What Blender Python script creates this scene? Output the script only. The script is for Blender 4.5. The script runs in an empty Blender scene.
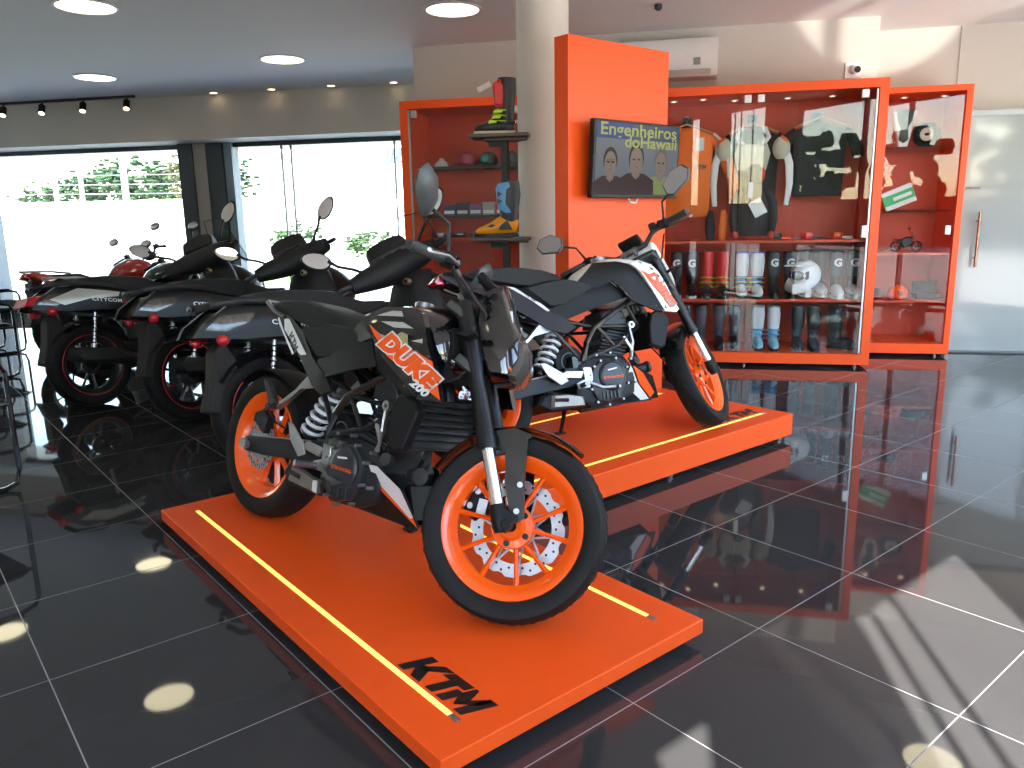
import bpy, bmesh, math, random
from mathutils import Vector, Matrix
random.seed(7)
PI = math.pi
SC = bpy.context.scene
COL = SC.collection
R = math.radians

# ------------------------------------------------------------ materials
MATS = {}
def mat(name, col, rough=.5, metal=0., coat=0., noise=0., nscale=30., bump=0., bscale=200., spec=.5, emis=None, estr=0.):
    if name in MATS: return MATS[name]
    m = bpy.data.materials.new(name); m.use_nodes = True
    nt = m.node_tree; b = nt.nodes['Principled BSDF']
    c = (*col, 1)
    b.inputs['Base Color'].default_value = c
    b.inputs['Roughness'].default_value = rough
    b.inputs['Metallic'].default_value = metal
    b.inputs['Coat Weight'].default_value = coat
    b.inputs['Coat Roughness'].default_value = .05
    b.inputs['Specular IOR Level'].default_value = spec
    tc = nt.nodes.new('ShaderNodeTexCoord')
    if noise:
        n = nt.nodes.new('ShaderNodeTexNoise'); n.inputs['Scale'].default_value = nscale; n.inputs['Detail'].default_value = 3
        nt.links.new(tc.outputs['Object'], n.inputs['Vector'])
        mx = nt.nodes.new('ShaderNodeMix'); mx.data_type = 'RGBA'
        mx.inputs['A'].default_value = tuple(max(0, v*(1-noise)) for v in col)+(1,)
        mx.inputs['B'].default_value = tuple(min(1, v*(1+noise)) for v in col)+(1,)
        nt.links.new(n.outputs['Fac'], mx.inputs['Factor']); nt.links.new(mx.outputs['Result'], b.inputs['Base Color'])
    if bump:
        n = nt.nodes.new('ShaderNodeTexNoise'); n.inputs['Scale'].default_value = bscale; n.inputs['Detail'].default_value = 2
        nt.links.new(tc.outputs['Object'], n.inputs['Vector'])
        bp = nt.nodes.new('ShaderNodeBump'); bp.inputs['Strength'].default_value = bump; bp.inputs['Distance'].default_value = .002
        nt.links.new(n.outputs['Fac'], bp.inputs['Height']); nt.links.new(bp.outputs['Normal'], b.inputs['Normal'])
    if emis:
        b.inputs['Emission Color'].default_value = (*emis, 1); b.inputs['Emission Strength'].default_value = estr
    MATS[name] = m
    return m

def glass_mat(name, tint=(1, 1, 1), rough=0., refl=1.0):
    if name in MATS: return MATS[name]
    m = bpy.data.materials.new(name); m.use_nodes = True; nt = m.node_tree; nt.nodes.clear()
    out = nt.nodes.new('ShaderNodeOutputMaterial'); mx = nt.nodes.new('ShaderNodeMixShader')
    tr = nt.nodes.new('ShaderNodeBsdfTransparent'); tr.inputs['Color'].default_value = (*tint, 1)
    gl = nt.nodes.new('ShaderNodeBsdfGlossy'); gl.inputs['Roughness'].default_value = rough
    fr = nt.nodes.new('ShaderNodeFresnel'); fr.inputs['IOR'].default_value = 1.5
    ml = nt.nodes.new('ShaderNodeMath'); ml.operation = 'MULTIPLY'; ml.inputs[1].default_value = refl
    # the far face of a pane is met from inside: keep the outer-face reflectance for both
    g = nt.nodes.new('ShaderNodeNewGeometry'); ior = nt.nodes.new('ShaderNodeMath'); ior.operation = 'MULTIPLY_ADD'
    ior.inputs[1].default_value = 1/1.5-1.5; ior.inputs[2].default_value = 1.5
    nt.links.new(g.outputs['Backfacing'], ior.inputs[0]); 
    inv = nt.nodes.new('ShaderNodeMath'); inv.operation = 'ADD'; inv.inputs[1].default_value = 0
    nt.links.new(ior.outputs[0], inv.inputs[0]); nt.links.new(inv.outputs[0], fr.inputs['IOR'])
    nt.links.new(fr.outputs[0], ml.inputs[0]); nt.links.new(ml.outputs[0], mx.inputs[0])
    nt.links.new(tr.outputs[0], mx.inputs[1]); nt.links.new(gl.outputs[0], mx.inputs[2]); nt.links.new(mx.outputs[0], out.inputs[0])
    MATS[name] = m
    return m

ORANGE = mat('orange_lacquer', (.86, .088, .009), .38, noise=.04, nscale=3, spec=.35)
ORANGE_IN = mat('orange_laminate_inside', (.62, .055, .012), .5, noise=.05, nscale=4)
WHEEL_O = mat('orange_wheel_paint', (.95, .11, .004), .25, coat=.6)
TYRE = mat('tyre_rubber', (.008, .0078, .0075), .65, bump=.3, bscale=300, spec=.25)
BLK = mat('black_plastic', (.010, .010, .011), .45, bump=.25, bscale=600, spec=.35)
BLKG = mat('black_gloss', (.006, .006, .007), .12, coat=1.)
BLKM = mat('black_matte_panel', (.008, .008, .0085), .5, bump=.15, bscale=500, spec=.22)
SEATM = mat('seat_vinyl', (.013, .014, .014), .58, bump=.4, bscale=900, spec=.3)
FRAMEM = mat('frame_black_paint', (.008, .008, .008), .3, coat=.3)
ENG = mat('engine_cast_grey', (.05, .052, .055), .5, metal=.5, bump=.3, bscale=300)
ENG2 = mat('engine_dark', (.02, .022, .025), .5, metal=.4, bump=.4, bscale=250)
ENGB = mat('bolt_zinc', (.30, .30, .31), .4, metal=.8)
COVER = mat('clutch_cover_grey', (.035, .038, .042), .38, metal=.3)
ALU = mat('brushed_aluminium', (.52, .52, .53), .42, metal=1., bump=.1, bscale=400)
ALUD = mat('dark_aluminium', (.25, .25, .26), .38, metal=1.)
CHROME = mat('chrome', (.85, .85, .86), .08, metal=1.)
WHITE = mat('white_paint', (.8, .79, .74), .3, coat=.4)
WHITEP = mat('white_plastic', (.75, .75, .75), .4)
DECW = mat('decal_white', (.72, .72, .74), .3)
DECO = mat('decal_orange', (.9, .1, .006), .3)
DECK = mat('decal_black', (.01, .01, .01), .35)
DECG = mat('decal_grey', (.22, .22, .21), .35)
DECGOLD = mat('decal_sticker_olive', (.32, .28, .12), .4)
SPRING = mat('spring_white', (.75, .76, .78), .35)
DISC = mat('disc_steel', (.46, .47, .48), .45, metal=.7)
MIRROR = mat('mirror_glass', (.75, .77, .8), .03, metal=1.)
MIRBACK = mat('mirror_shell_grey', (.05, .06, .06), .35)
RED = mat('red_lens', (.55, .01, .015), .15, coat=.7)
REDP = mat('red_tank_paint', (.35, .012, .01), .2, coat=.8)
REDL = mat('red_rim_stripe', (.5, .02, .02), .4)
CLEAR = mat('clear_lens', (.10, .095, .085), .2, metal=.4, coat=.6, noise=.8, nscale=25)
PLASTIC_DARK = mat('scooter_black_body', (.012, .0125, .012), .34, spec=.3)
SCMATTE = mat('scooter_matte_plastic', (.010, .010, .011), .55, bump=.3, bscale=500)
SILVERP = mat('silver_body_paint', (.5, .49, .44), .3, metal=.3)
FLAPM = mat('mudflap_plastic', (.020, .018, .016), .6, spec=.3)
STEEL = mat('steel', (.5, .5, .5), .3, metal=1.)
BRONZE = mat('bronze_handle', (.32, .22, .17), .25, metal=1.)
WALLM = mat('wall_paint_beige', (.58, .55, .505), .7, noise=.02, nscale=2, bump=.1, bscale=120)
CEILM = mat('ceiling_paint', (.74, .73, .73), .8, noise=.02, nscale=1.5)
COLM = mat('column_paint_cream', (.76, .725, .665), .55)
DARKFR = mat('dark_metal_frame', (.03, .045, .05), .4)
BLUEFR = mat('window_frame_blue_grey', (.22, .30, .36), .4)
WOODS = mat('shelf_dark_wood', (.10, .08, .068), .5, noise=.3, nscale=20)
GLASS = glass_mat('clear_glass')
GLASSC = glass_mat('cabinet_glass', (.93, .95, .95), refl=.7)
GLASSW = glass_mat('tinted_window_glass', (.85, .875, .88))

# ------------------------------------------------------------ mesh builder
class MB:
    def __init__(s, M=None): s.v = []; s.f = []; s.mi = []; s.M = M or Matrix()
    def add(s, vs, fs, mi=0, M=None):
        T = s.M @ M if M else s.M
        o = len(s.v); s.v += [T @ Vector(p) for p in vs]; s.f += [[i+o for i in f] for f in fs]; s.mi += [mi]*len(fs); return s
    def box(s, c, d, mi=0, rot=None, M=None):
        x, y, z = d[0]/2, d[1]/2, d[2]/2
        vs = [(i, j, k) for i in (-x, x) for j in (-y, y) for k in (-z, z)]
        T = Matrix.Translation(c)
        if rot: T = T @ rot
        if M: T = M @ T
        return s.add(vs, [(0, 1, 3, 2), (4, 6, 7, 5), (0, 4, 5, 1), (2, 3, 7, 6), (0, 2, 6, 4), (1, 5, 7, 3)], mi, T)
    def b2(s, a, b, mi=0):
        return s.box([(p+q)/2 for p, q in zip(a, b)], [abs(q-p) for p, q in zip(a, b)], mi)
    def prism(s, poly, y0, y1, mi=0, ax='y'):
        n = len(poly)
        def P(p, y): return (p[0], y, p[1]) if ax == 'y' else ((y, p[0], p[1]) if ax == 'x' else (p[0], p[1], y))
        ar = sum(poly[i][0]*poly[(i+1) % n][1]-poly[(i+1) % n][0]*poly[i][1] for i in range(n))
        if ar < 0: poly = poly[::-1]
        vs = [P(p, y0) for p in poly]+[P(p, y1) for p in poly]
        fs = [list(range(n)), list(range(2*n-1, n-1, -1))]+[[i, i+n, (i+1) % n+n, (i+1) % n] for i in range(n)]
        flip = (y1 > y0) if ax != 'y' else (y1 < y0)
        if flip: fs = [f[::-1] for f in fs]
        return s.add(vs, fs, mi)
    def rings(s, rings, closed=False, cap=True, mi=0):
        n = len(rings[0]); vs = [p for r in rings for p in r]; fs = []
        m = len(rings)
        for i in range(m if closed else m-1):
            a, b = i*n, ((i+1) % m)*n
            for j in range(n): fs.append([a+j, a+(j+1) % n, b+(j+1) % n, b+j])
        if cap and not closed: fs += [list(range(n))[::-1], list(range((m-1)*n, m*n))]
        return s.add(vs, fs, mi)
    def sweep(s, pts, rad, n=8, closed=False, mi=0, up=(0, 0, 1), cap=True):
        pts = [Vector(p) for p in pts]; m = len(pts)
        if not isinstance(rad, (list, tuple)): rad = [rad]*m
        if isinstance(rad, tuple): rad = [rad]*m
        up = Vector(up); rs = []
        for i, p in enumerate(pts):
            if closed: t = pts[(i+1) % m]-pts[i-1]
            else: t = pts[min(i+1, m-1)]-pts[max(i-1, 0)]
            t.normalize(); u = up
            if abs(t.dot(u)) > .97: u = Vector((0, 1, 0)) if abs(t.y) < .9 else Vector((1, 0, 0))
            sd = t.cross(u).normalized(); nr = sd.cross(t).normalized()
            r = rad[i]; a, b = (r, r) if not isinstance(r, tuple) else r
            rs.append([tuple(p+sd*a*math.cos(k*2*PI/n)+nr*b*math.sin(k*2*PI/n)) for k in range(n)])
        return s.rings(rs, closed, cap, mi)
    def cyl(s, a, b, r, n=12, mi=0, r2=None): return s.sweep([a, b], [r, r if r2 is None else r2], n, mi=mi)
    def lathe(s, prof, n=32, o=(0, 0, 0), ax='y', closed=False, mi=0):
        o = Vector(o); rs = []
        for r, h in prof:
            ring = []
            for k in range(n):
                c, d = r*math.cos(k*2*PI/n), r*math.sin(k*2*PI/n)
                ring.append(tuple(o+Vector((d, h, c) if ax == 'y' else ((c, d, h) if ax == 'z' else (h, c, d)))))
            rs.append(ring)
        return s.rings(rs, closed, not closed, mi)
    def ball(s, c, r, n=12, mi=0):
        if not isinstance(r, (tuple, list)): r = (r, r, r)
        c = Vector(c); rs = []
        m = max(4, n//2)
        for i in range(1, m):
            a = PI*i/m
            rs.append([tuple(c+Vector((r[0]*math.sin(a)*math.cos(k*2*PI/n), r[1]*math.sin(a)*math.sin(k*2*PI/n), -r[2]*math.cos(a)))) for k in range(n)])
        return s.rings(rs, mi=mi)
    def inflate(s, poly, layers, mi=0):
        """side outline swept across y, each layer scaled about the outline's centre"""
        n = len(poly); ar = sum(poly[i][0]*poly[(i+1) % n][1]-poly[(i+1) % n][0]*poly[i][1] for i in range(n))
        if ar < 0: poly = poly[::-1]
        cx = sum(p[0] for p in poly)/n; cz = sum(p[1] for p in poly)/n
        return s.rings([[(cx+(p[0]-cx)*k, y, cz+(p[1]-cz)*k) for p in poly] for y, k in layers], mi=mi)
    def sheet(s, poly, Y, off=0., th=0., mi=0, step=.03, M=None):
        bm = bmesh.new()
        vs = [bm.verts.new((p[0], 0, p[1])) for p in poly]
        f = bm.faces.new(vs); f.normal_update()
        if f.normal.y > 0: f.normal_flip()
        bmesh.ops.triangulate(bm, faces=bm.faces[:])
        xs = [p[0] for p in poly]; zs = [p[1] for p in poly]
        x = min(xs)+step
        while x < max(xs):
            bmesh.ops.bisect_plane(bm, geom=bm.verts[:]+bm.edges[:]+bm.faces[:], plane_co=(x, 0, 0), plane_no=(1, 0, 0)); x += step
        z = min(zs)+step
        while z < max(zs):
            bmesh.ops.bisect_plane(bm, geom=bm.verts[:]+bm.edges[:]+bm.faces[:], plane_co=(0, 0, z), plane_no=(0, 0, 1)); z += step
        for v in bm.verts: v.co.y = Y(v.co.x, v.co.z)-off
        if th:
            th = abs(th); bd = [e for e in bm.edges if len(e.link_faces) == 1]
            r = bmesh.ops.extrude_edge_only(bm, edges=bd); nv = [g for g in r['geom'] if isinstance(g, bmesh.types.BMVert)]
            for v in nv: v.co.y += th
        bm.verts.index_update()
        s.add([v.co.copy() for v in bm.verts], [[v.index for v in f.verts] for f in bm.faces], mi, M)
        bm.free(); return s
    def mirror_y(s):
        o = len(s.v); n = len(s.f)
        s.v += [Vector((p.x, -p.y, p.z)) for p in s.v[:o]]
        s.f += [[i+o for i in f[::-1]] for f in s.f[:n]]; s.mi += s.mi[:n]
        return s
    def build_lr(s, name, mats, parent=None, **kw):
        o = s.build(name, mats, parent, **kw)
        q = MB(); q.v = [Vector((p.x, -p.y, p.z)) for p in s.v]; q.f = [f[::-1] for f in s.f]; q.mi = s.mi[:]
        q.build(name, mats, parent, **kw); return o
    def build(s, name, mats, parent=None, smooth=35, bevel=0, **kw):
        me = bpy.data.meshes.new(name)
        me.from_pydata([tuple(p) for p in s.v], [], s.f)
        for m in (mats if isinstance(mats, (list, tuple)) else [mats]): me.materials.append(m)
        me.polygons.foreach_set('material_index', s.mi)
        me.validate()
        if smooth:
            me.polygons.foreach_set('use_smooth', [True]*len(me.polygons)); me.set_sharp_from_angle(angle=R(smooth))
        o = bpy.data.objects.new(name, me); COL.objects.link(o)
        if parent: o.parent = parent
        if bevel:
            b = o.modifiers.new('bevel', 'BEVEL'); b.width = bevel; b.segments = 2; b.limit_method = 'ANGLE'; b.angle_limit = R(40)
        tag(o, **kw)
        return o

def tag(o, label=None, category=None, group=None, kind=None):
    if label: o['label'] = label
    if category: o['category'] = category
    if group: o['group'] = group
    if kind: o['kind'] = kind
    return o
def thing(name, label, category, loc=(0, 0, 0), rot=(0, 0, 0), group=None):
    o = bpy.data.objects.new(name, None); COL.objects.link(o); o.empty_display_size = .1
    o.location = loc; o.rotation_euler = rot
    return tag(o, label, category, group)
def copy_tree(o, parent=None):
    c = o.copy(); COL.objects.link(c)
    if parent: c.parent = parent
    for ch in list(o.children): copy_tree(ch, c)
    return c
def struct(name, mb, m, parent=None, **kw):
    return mb.build(name, m, parent, kind=None if parent else 'structure', **kw)

def text2d(body, size=1., shear=0., offset=0., sx=1., spacing=1.):
    cu = bpy.data.curves.new('t', 'FONT'); cu.body = body; cu.size = size; cu.shear = shear; cu.offset = offset
    cu.space_character = spacing; cu.align_x = 'CENTER'; cu.align_y = 'CENTER'; cu.resolution_u = 3
    ob = bpy.data.objects.new('t', cu); me = bpy.data.meshes.new_from_object(ob)
    vs = [(v.co.x*sx, v.co.y) for v in me.vertices]; fs = [list(p.vertices) for p in me.polygons]
    bpy.data.objects.remove(ob); bpy.data.curves.remove(cu); bpy.data.meshes.remove(me)
    return vs, fs
def put_text(mb, body, F, mi=0, **k):
    vs, fs = text2d(body, **k); mb.add([F(x, y) for x, y in vs], fs, mi)
KTM = [[(0, 0), (.38, 0), (.38, 1), (0, 1)], [(.34, .42), (.72, .42), (1.22, 1), (.74, 1)], [(.34, .58), (.34, .36), (.74, 0), (1.22, 0), (.7, .58)],
       [(1.12, .7), (2.2, .7), (2.2, 1), (1.26, 1)], [(1.5, 0), (1.88, 0), (1.88, .72), (1.5, .72)],
       [(2.05, 0), (2.42, 0), (2.42, .62), (2.05, .62)], [(2.28, 1), (2.28, .62), (2.42, .4), (2.7, .12), (2.8, .5), (2.42, 1)], [(2.7, .5), (2.7, .12), (3.1, .62), (3.1, 1), (2.98, 1)], [(2.93, 0), (3.3, 0), (3.3, 1), (2.93, 1)]]
def ktm(mb, F, mi=0, shear=.35):
    for pl in KTM: mb.add([F((x+shear*y)/1.0-1.8, y-.5) for x, y in pl], [list(range(len(pl)))], mi)

# ------------------------------------------------------------ frames of reference
Tv = Vector((.618, -.786, 0)); Nv = Vector((.786, .618, 0))     # along / away from the cabinet wall
def W(u, n, z=0): return Tv*u+Nv*n+Vector((0, 0, z))
WM = Matrix(((.618, .786, 0, 0), (-.786, .618, 0, 0), (0, 0, 1, 0), (0, 0, 0, 1)))    # (u,n,z) -> world
WROT = math.atan2(-.786, .618)
CH = 2.95
# ------------------------------------------------------------ room shell
def floor_mat():
    m = bpy.data.materials.new('polished_tile_floor'); m.use_nodes = True; nt = m.node_tree; b = nt.nodes['Principled BSDF']
    tc = nt.nodes.new('ShaderNodeTexCoord'); sp = nt.nodes.new('ShaderNodeSeparateXYZ'); nt.links.new(tc.outputs['Object'], sp.inputs[0])
    def mth(op, a, bb=None):
        n = nt.nodes.new('ShaderNodeMath'); n.operation = op
        for i, v in enumerate((a, bb)):
            if v is None: continue
            if isinstance(v, (int, float)): n.inputs[i].default_value = v
            else: nt.links.new(v, n.inputs[i])
        return n.outputs[0]
    ds = []
    for ax, off in (('X', .857), ('Y', 2.467)):
        t = mth('SUBTRACT', sp.outputs[ax], off); t = mth('DIVIDE', t, .6); t = mth('ADD', t, 200.5); t = mth('FRACT', t); t = mth('SUBTRACT', t, .5); t = mth('ABSOLUTE', t)
        ds.append(mth('LESS_THAN', t, .0035/.6*.5))
    g = mth('MAXIMUM', ds[0], ds[1])
    no = nt.nodes.new('ShaderNodeTexNoise'); no.inputs['Scale'].default_value = 1.3; no.inputs['Detail'].default_value = 4
    nt.links.new(tc.outputs['Object'], no.inputs['Vector'])
    cr = nt.nodes.new('ShaderNodeMix'); cr.data_type = 'RGBA'; cr.inputs['A'].default_value = (.026, .026, .027, 1); cr.inputs['B'].default_value = (.038, .037, .037, 1)
    nt.links.new(no.outputs['Fac'], cr.inputs['Factor'])
    mx = nt.nodes.new('ShaderNodeMix'); mx.data_type = 'RGBA'; nt.links.new(g, mx.inputs['Factor']); nt.links.new(cr.outputs['Result'], mx.inputs['A'])
    mx.inputs['B'].default_value = (.26, .255, .25, 1); nt.links.new(mx.outputs['Result'], b.inputs['Base Color'])
    rg = nt.nodes.new('ShaderNodeMapRange'); rg.inputs['To Min'].default_value = .035; rg.inputs['To Max'].default_value = .6; nt.links.new(g, rg.inputs['Value'])
    nt.links.new(rg.outputs[0], b.inputs['Roughness']); b.inputs['IOR'].default_value = 1.52
    return m
# floor outline: facade (y=-.5) to the window line (n=10.4)
def win_y(x, n=10.4): return (n-.786*x)/.618
fl = MB(); fl.prism([(-3, -.7), (13, -.7), (13, win_y(13)), (-3, win_y(-3))], -.1, 0, ax='z'); struct('floor', fl, floor_mat(), smooth=0)
ce = MB(); ce.prism([(-3, -.56), (13, -.56), (13, win_y(13, 10.3)), (-3, win_y(-3, 10.3))], CH, CH+.15, ax='z'); struct('ceiling', ce, CEILM, smooth=0)
def wbox(u0, u1, n0, n1, z0, z1, name, m, **kw):
    b = MB(WM); b.b2((u0, n0, z0), (u1, n1, z1)); return struct(name, b, m, smooth=0, **kw)
wbox(-2.6, 1.62, 7.70, 10.2, 0, CH, 'wall_back', WALLM)
wbox(1.62, 2.44, 8.30, 10.2, 0, CH, 'wall_back_right', WALLM)
wbox(2.44, 6.2, 8.02, 10.2, 0, 2.18, 'wall_right_rear', WALLM); wbox(2.44, 6.2, 8.285, 10.2, 2.18, CH, 'wall_right_upper', WALLM)
wbox(-12.6, -2.6, 9.6, 10.4, 2.40, CH, 'wall_window_side', WALLM)
wbox(-10.6, -10.27, 10.0, 10.4, 0, 2.40, 'wall_pier', mat('pier_grey', (.42, .42, .43), .6))
b = MB(); b.b2((-3.15, -.7, 0), (-3, 20.5, CH)); struct('wall_left', b, WALLM, smooth=0)
b = MB(); b.b2((9.2, -.6, 0), (9.35, 2.6, CH)); struct('wall_right', b, WALLM, smooth=0)
# street facade behind the camera (y = -.5)
def fac(x0, x1, z0=0, z1=CH, nm='wall_front'): b = MB(); b.b2((x0, -.58, z0), (x1, -.55, z1)); struct(nm, b, WALLM, smooth=0)
fac(-3, -2.95); fac(-.80, -.50); fac(-.28, .49); fac(1.30, 2.0); fac(8.9, 9.2)  # unseen solid stretches, shaped to limit the sun patches on the floor
def facade_window(name, x0, x1, bars, zt=2.85):
    f = MB(); z0 = .02
    if zt > 2.9:
        f.b2((x0, -.575, z0), (x0+.01, -.555, zt)); f.b2((x1-.01, -.575, z0), (x1, -.555, zt)); f.b2((x0, -.575, z0), (x1, -.555, z0+.04))
        for x in bars: f.b2((x-.012, -.570, z0), (x+.012, -.558, zt))
        o = struct(name, f, DARKFR, smooth=0); g = MB(); g.b2((x0, -.566, z0), (x1, -.56, zt)); g.build('window_pane', GLASS, o, smooth=0); return
    for a, c in (((x0, -.6, z0), (x0+.04, -.52, zt)), ((x1-.04, -.6, z0), (x1, -.52, zt)), ((x0, -.6, zt-.05), (x1, -.52, zt+.1)), ((x0, -.6, z0), (x1, -.52, z0+.05))): f.b2(a, c)
    for x in bars: f.b2((x-.016, -.6, z0), (x+.016, -.52, zt))
    o = struct(name, f, DARKFR, smooth=0)
    g = MB(); g.b2((x0+.02, -.566, z0+.02), (x1-.02, -.56, zt-.02)); g.build('window_pane', GLASS, o, smooth=0)
facade_window('window_3', .49, 1.30, (.60, .745), zt=2.945); facade_window('window_4', 2.0, 8.9, (3.2, 4.3, 5.4, 6.6, 7.8)); facade_window('window_5', -.50, -.28, (), zt=2.945); facade_window('window_added', -2.95, -.80, (-1.9,))  # the last one is an unseen opening added to brighten the column

# rear windows
def rear_window(name, u0, u1, seams):
    f = MB(WM)
    f.b2((u0, 10.15, 0), (u1, 10.25, .22)); f.b2((u0, 10.15, 2.34), (u1, 10.25, 2.40))
    o = struct(name, f, DARKFR, smooth=0)
    g = MB(WM); g.b2((u0, 10.195, .2), (u1, 10.205, 2.36)); g.build('window_pane', GLASSW, o, smooth=0)
    for s_ in seams:
        q = MB(WM); q.b2((s_-.008, 10.18, .2), (s_+.008, 10.22, 2.36)); q.build('pane_joint', DARKFR, o, smooth=0)
rear_window('window_1', -10.27, -6.86, ()); rear_window('window_2', -6.1, -2.6, (-5.38, -5.24, -3.75))
b = MB(WM)
b.b2((-6.86, 10.02, 0), (-6.64, 10.3, 2.4)); b.b2((-6.45, 10.06, 0), (-6.2, 10.3, 2.4)); b.b2((-6.2, 10.1, 0), (-6.08, 10.28, 2.4), 2); b.b2((-6.64, 10.05, 0), (-6.45, 10.2, 2.4), 1)
struct('trim_1', b, [DARKFR, mat('mullion_beige', (.36, .33, .30), .6), BLUEFR], smooth=0)
b = MB(WM); b.b2((-12, 10.2, 2.36), (-2.6, 10.9, 2.40)); struct('trim_2', b, WHITEP, smooth=0)

# frosted glass door beside the right display case
d = MB(WM); d.b2((2.46, 7.965, .02), (3.62, 7.985, 2.12)); dr = struct('door_1', d, mat('frosted_glass_door', (.33, .36, .35), .09, coat=.8, noise=.05, nscale=2), smooth=0)
h = MB(WM); h.cyl((2.62, 7.90, .80), (2.62, 7.90, 1.29), .014, 12); h.cyl((2.62, 7.97, .88), (2.62, 7.90, .88), .009, 8); h.cyl((2.62, 7.97, 1.21), (2.62, 7.90, 1.21), .009, 8)
h.build('door_handle', BRONZE, dr, label='upright bronze pull handle')
t = MB(WM); put_text(t, 'EMPURRE', lambda x, y: (2.56+x, 7.962, 1.50+y), size=.03); t.build('door_lettering', DECK, dr, smooth=0)
wbox(2.44, 3.64, 7.95, 7.99, 2.12, 2.17, 'trim_3', ALUD)
b = MB(); b.M = WM; b.b2((2.44, 7.99, 0), (6.2, 8.02, .1)); struct('baseboard_right', b, mat('baseboard_grey', (.2, .2, .2), .4), smooth=0)

# round column
cx, cy = W(-1.0, 5.82).xy
col = MB(); col.lathe([(.185, 0), (.185, CH)], 48, (cx, cy, 0), 'z'); col.build('column', COLM, kind='structure', smooth=60)

# ------------------------------------------------------------ lamps
LAMP = mat('ceiling_lamp_diffuser', (.9, .88, .8), .5, emis=(1, .88, .58), estr=7.5)
RIMW = mat('lamp_rim_white', (.7, .7, .7), .5)
def ceiling_light(x, y, label, r=.21):
    o = thing('ceiling_light', label, 'ceiling light', (x, y, CH), group='round recessed ceiling lights')
    a = MB(); a.lathe([(r, -.001), (r, -.012), (r+.025, -.012), (r+.025, -.001)], 40, ax='z', closed=True); a.build('frame', RIMW, o)
    a = MB(); a.lathe([(r, -.006), (r, -.002)], 40, ax='z'); a.build('diffuser', LAMP, o)
for x, y, l in ((1.63, 7.0, 'large round ceiling light at the upper left of the room'), (2.37, 10.14, 'round ceiling light furthest back, above the track lights'),
                (3.66, 8.03, 'round ceiling light above the window between scooters and column'), (3.95, 5.44, 'round ceiling light just left of the cream column top')):
    ceiling_light(x, y, l)
for x, y, l in ((5.95, 2.08, 'round ceiling light mirrored in the floor near the sunlit patch'), (.65, 9.4, 'round ceiling light mirrored at the edge of the floor by the chairs'),
                (.3, 4.2, 'round ceiling light over the chairs'), (2.9, 1.4, 'round ceiling light over the front platform'), (-1.4, 2.4, 'round ceiling light behind the chairs, out of view')): ceiling_light(x, y, l)
SPOT = mat('spot_lamp_face', (.9, .8, .6), .5, emis=(1, .72, .4), estr=9)
def downlight(p, label, grp, r=.035, par=None):
    o = thing('recessed_spotlight', label, 'spotlight', p, group=grp)
    a = MB(); a.lathe([(r, -.001), (r, -.008), (r+.015, -.008), (r+.015, -.001)], 20, ax='z', closed=True); a.build('rim', RIMW, o)
    a = MB(); a.lathe([(r, -.004), (r, -.001)], 20, ax='z'); a.build('lamp_face', SPOT, o)
for i, (x, y) in enumerate(((3.82, 10.5), (4.31, 9.84), (4.8, 9.2), (5.31, 8.57))):
    p = ('leftmost', 'second from left', 'third from left', 'rightmost')[i]
    downlight((x, y, CH), 'small recessed spotlight, %s of the row along the window fascia' % p, 'small spotlights along the fascia', .045)
# track lights
tr = thing('track_light', 'black ceiling track rail with hanging spot heads above the left window', 'track light', W(0, 9.35, CH), (0, 0, WROT))
a = MB(); a.b2((-9.6, -.02, -.03), (-6.94, .02, 0)); a.build('rail', BLK, tr, smooth=0)
for i, u in enumerate((-8.94, -8.33, -7.70, -7.05)):
    a = MB(); a.cyl((u, 0, -.03), (u, 0, -.09), .01, 8); a.cyl((u-.01, -.0, -.07), (u+.02, -.06, -.17), .042, 14); hd = a.build('spot_head', BLK, tr)
    a = MB(); a.cyl((u+.02, -.06, -.1705), (u+.0205, -.0615, -.173), .034, 14); a.build('lamp_face', SPOT, hd)
# ceiling fittings
o = thing('smoke_detector', 'tiny dark sensor on the ceiling above the orange panel', 'sensor', (5.2, 4.38, CH)); a = MB(); a.lathe([(.03, 0), (.03, -.03), (.015, -.045)], 16, ax='z'); a.build('sensor_body', DARKFR, o)

# air conditioner
ac = thing('air_conditioner', 'white wall mounted split air conditioner above the display case', 'air conditioner', W(-.22, 7.70, 2.50), (0, 0, WROT))
a = MB(); a.prism([(0, 0.04), (0, .33), (-.20, .33), (-.235, .27), (-.235, .09), (-.19, .01), (-.04, 0)], -.46, .49, ax='x'); a.build('housing', WHITEP, ac, bevel=.008)
a = MB(); a.box((0, -.215, .045), (.86, .05, .012), rot=Matrix.Rotation(R(-48), 4, 'X')); a.build('louvre', mat('ac_grey', (.55, .55, .55), .5), ac)
a = MB(); a.b2((.28, -.242, .10), (.34, -.236, .16)); a.build('indicator_badge', ALUD, ac)
# security camera
sc_ = thing('security_camera', 'small white security camera on a square plate above the display case', 'camera', W(1.42, 7.70, 2.52), (0, 0, WROT))
a = MB(); a.box((0, -.01, 0), (.13, .02, .13)); a.build('mounting_plate', WHITEP, sc_, bevel=.004)
a = MB(); a.cyl((0, -.02, 0), (.02, -.10, -.01), .035, 16); bd = a.build('camera_body', WHITEP, sc_)
a = MB(); a.cyl((.02, -.1005, -.01), (.0215, -.115, -.0115), .028, 16); a.build('lens', BLKG, sc_)

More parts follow.
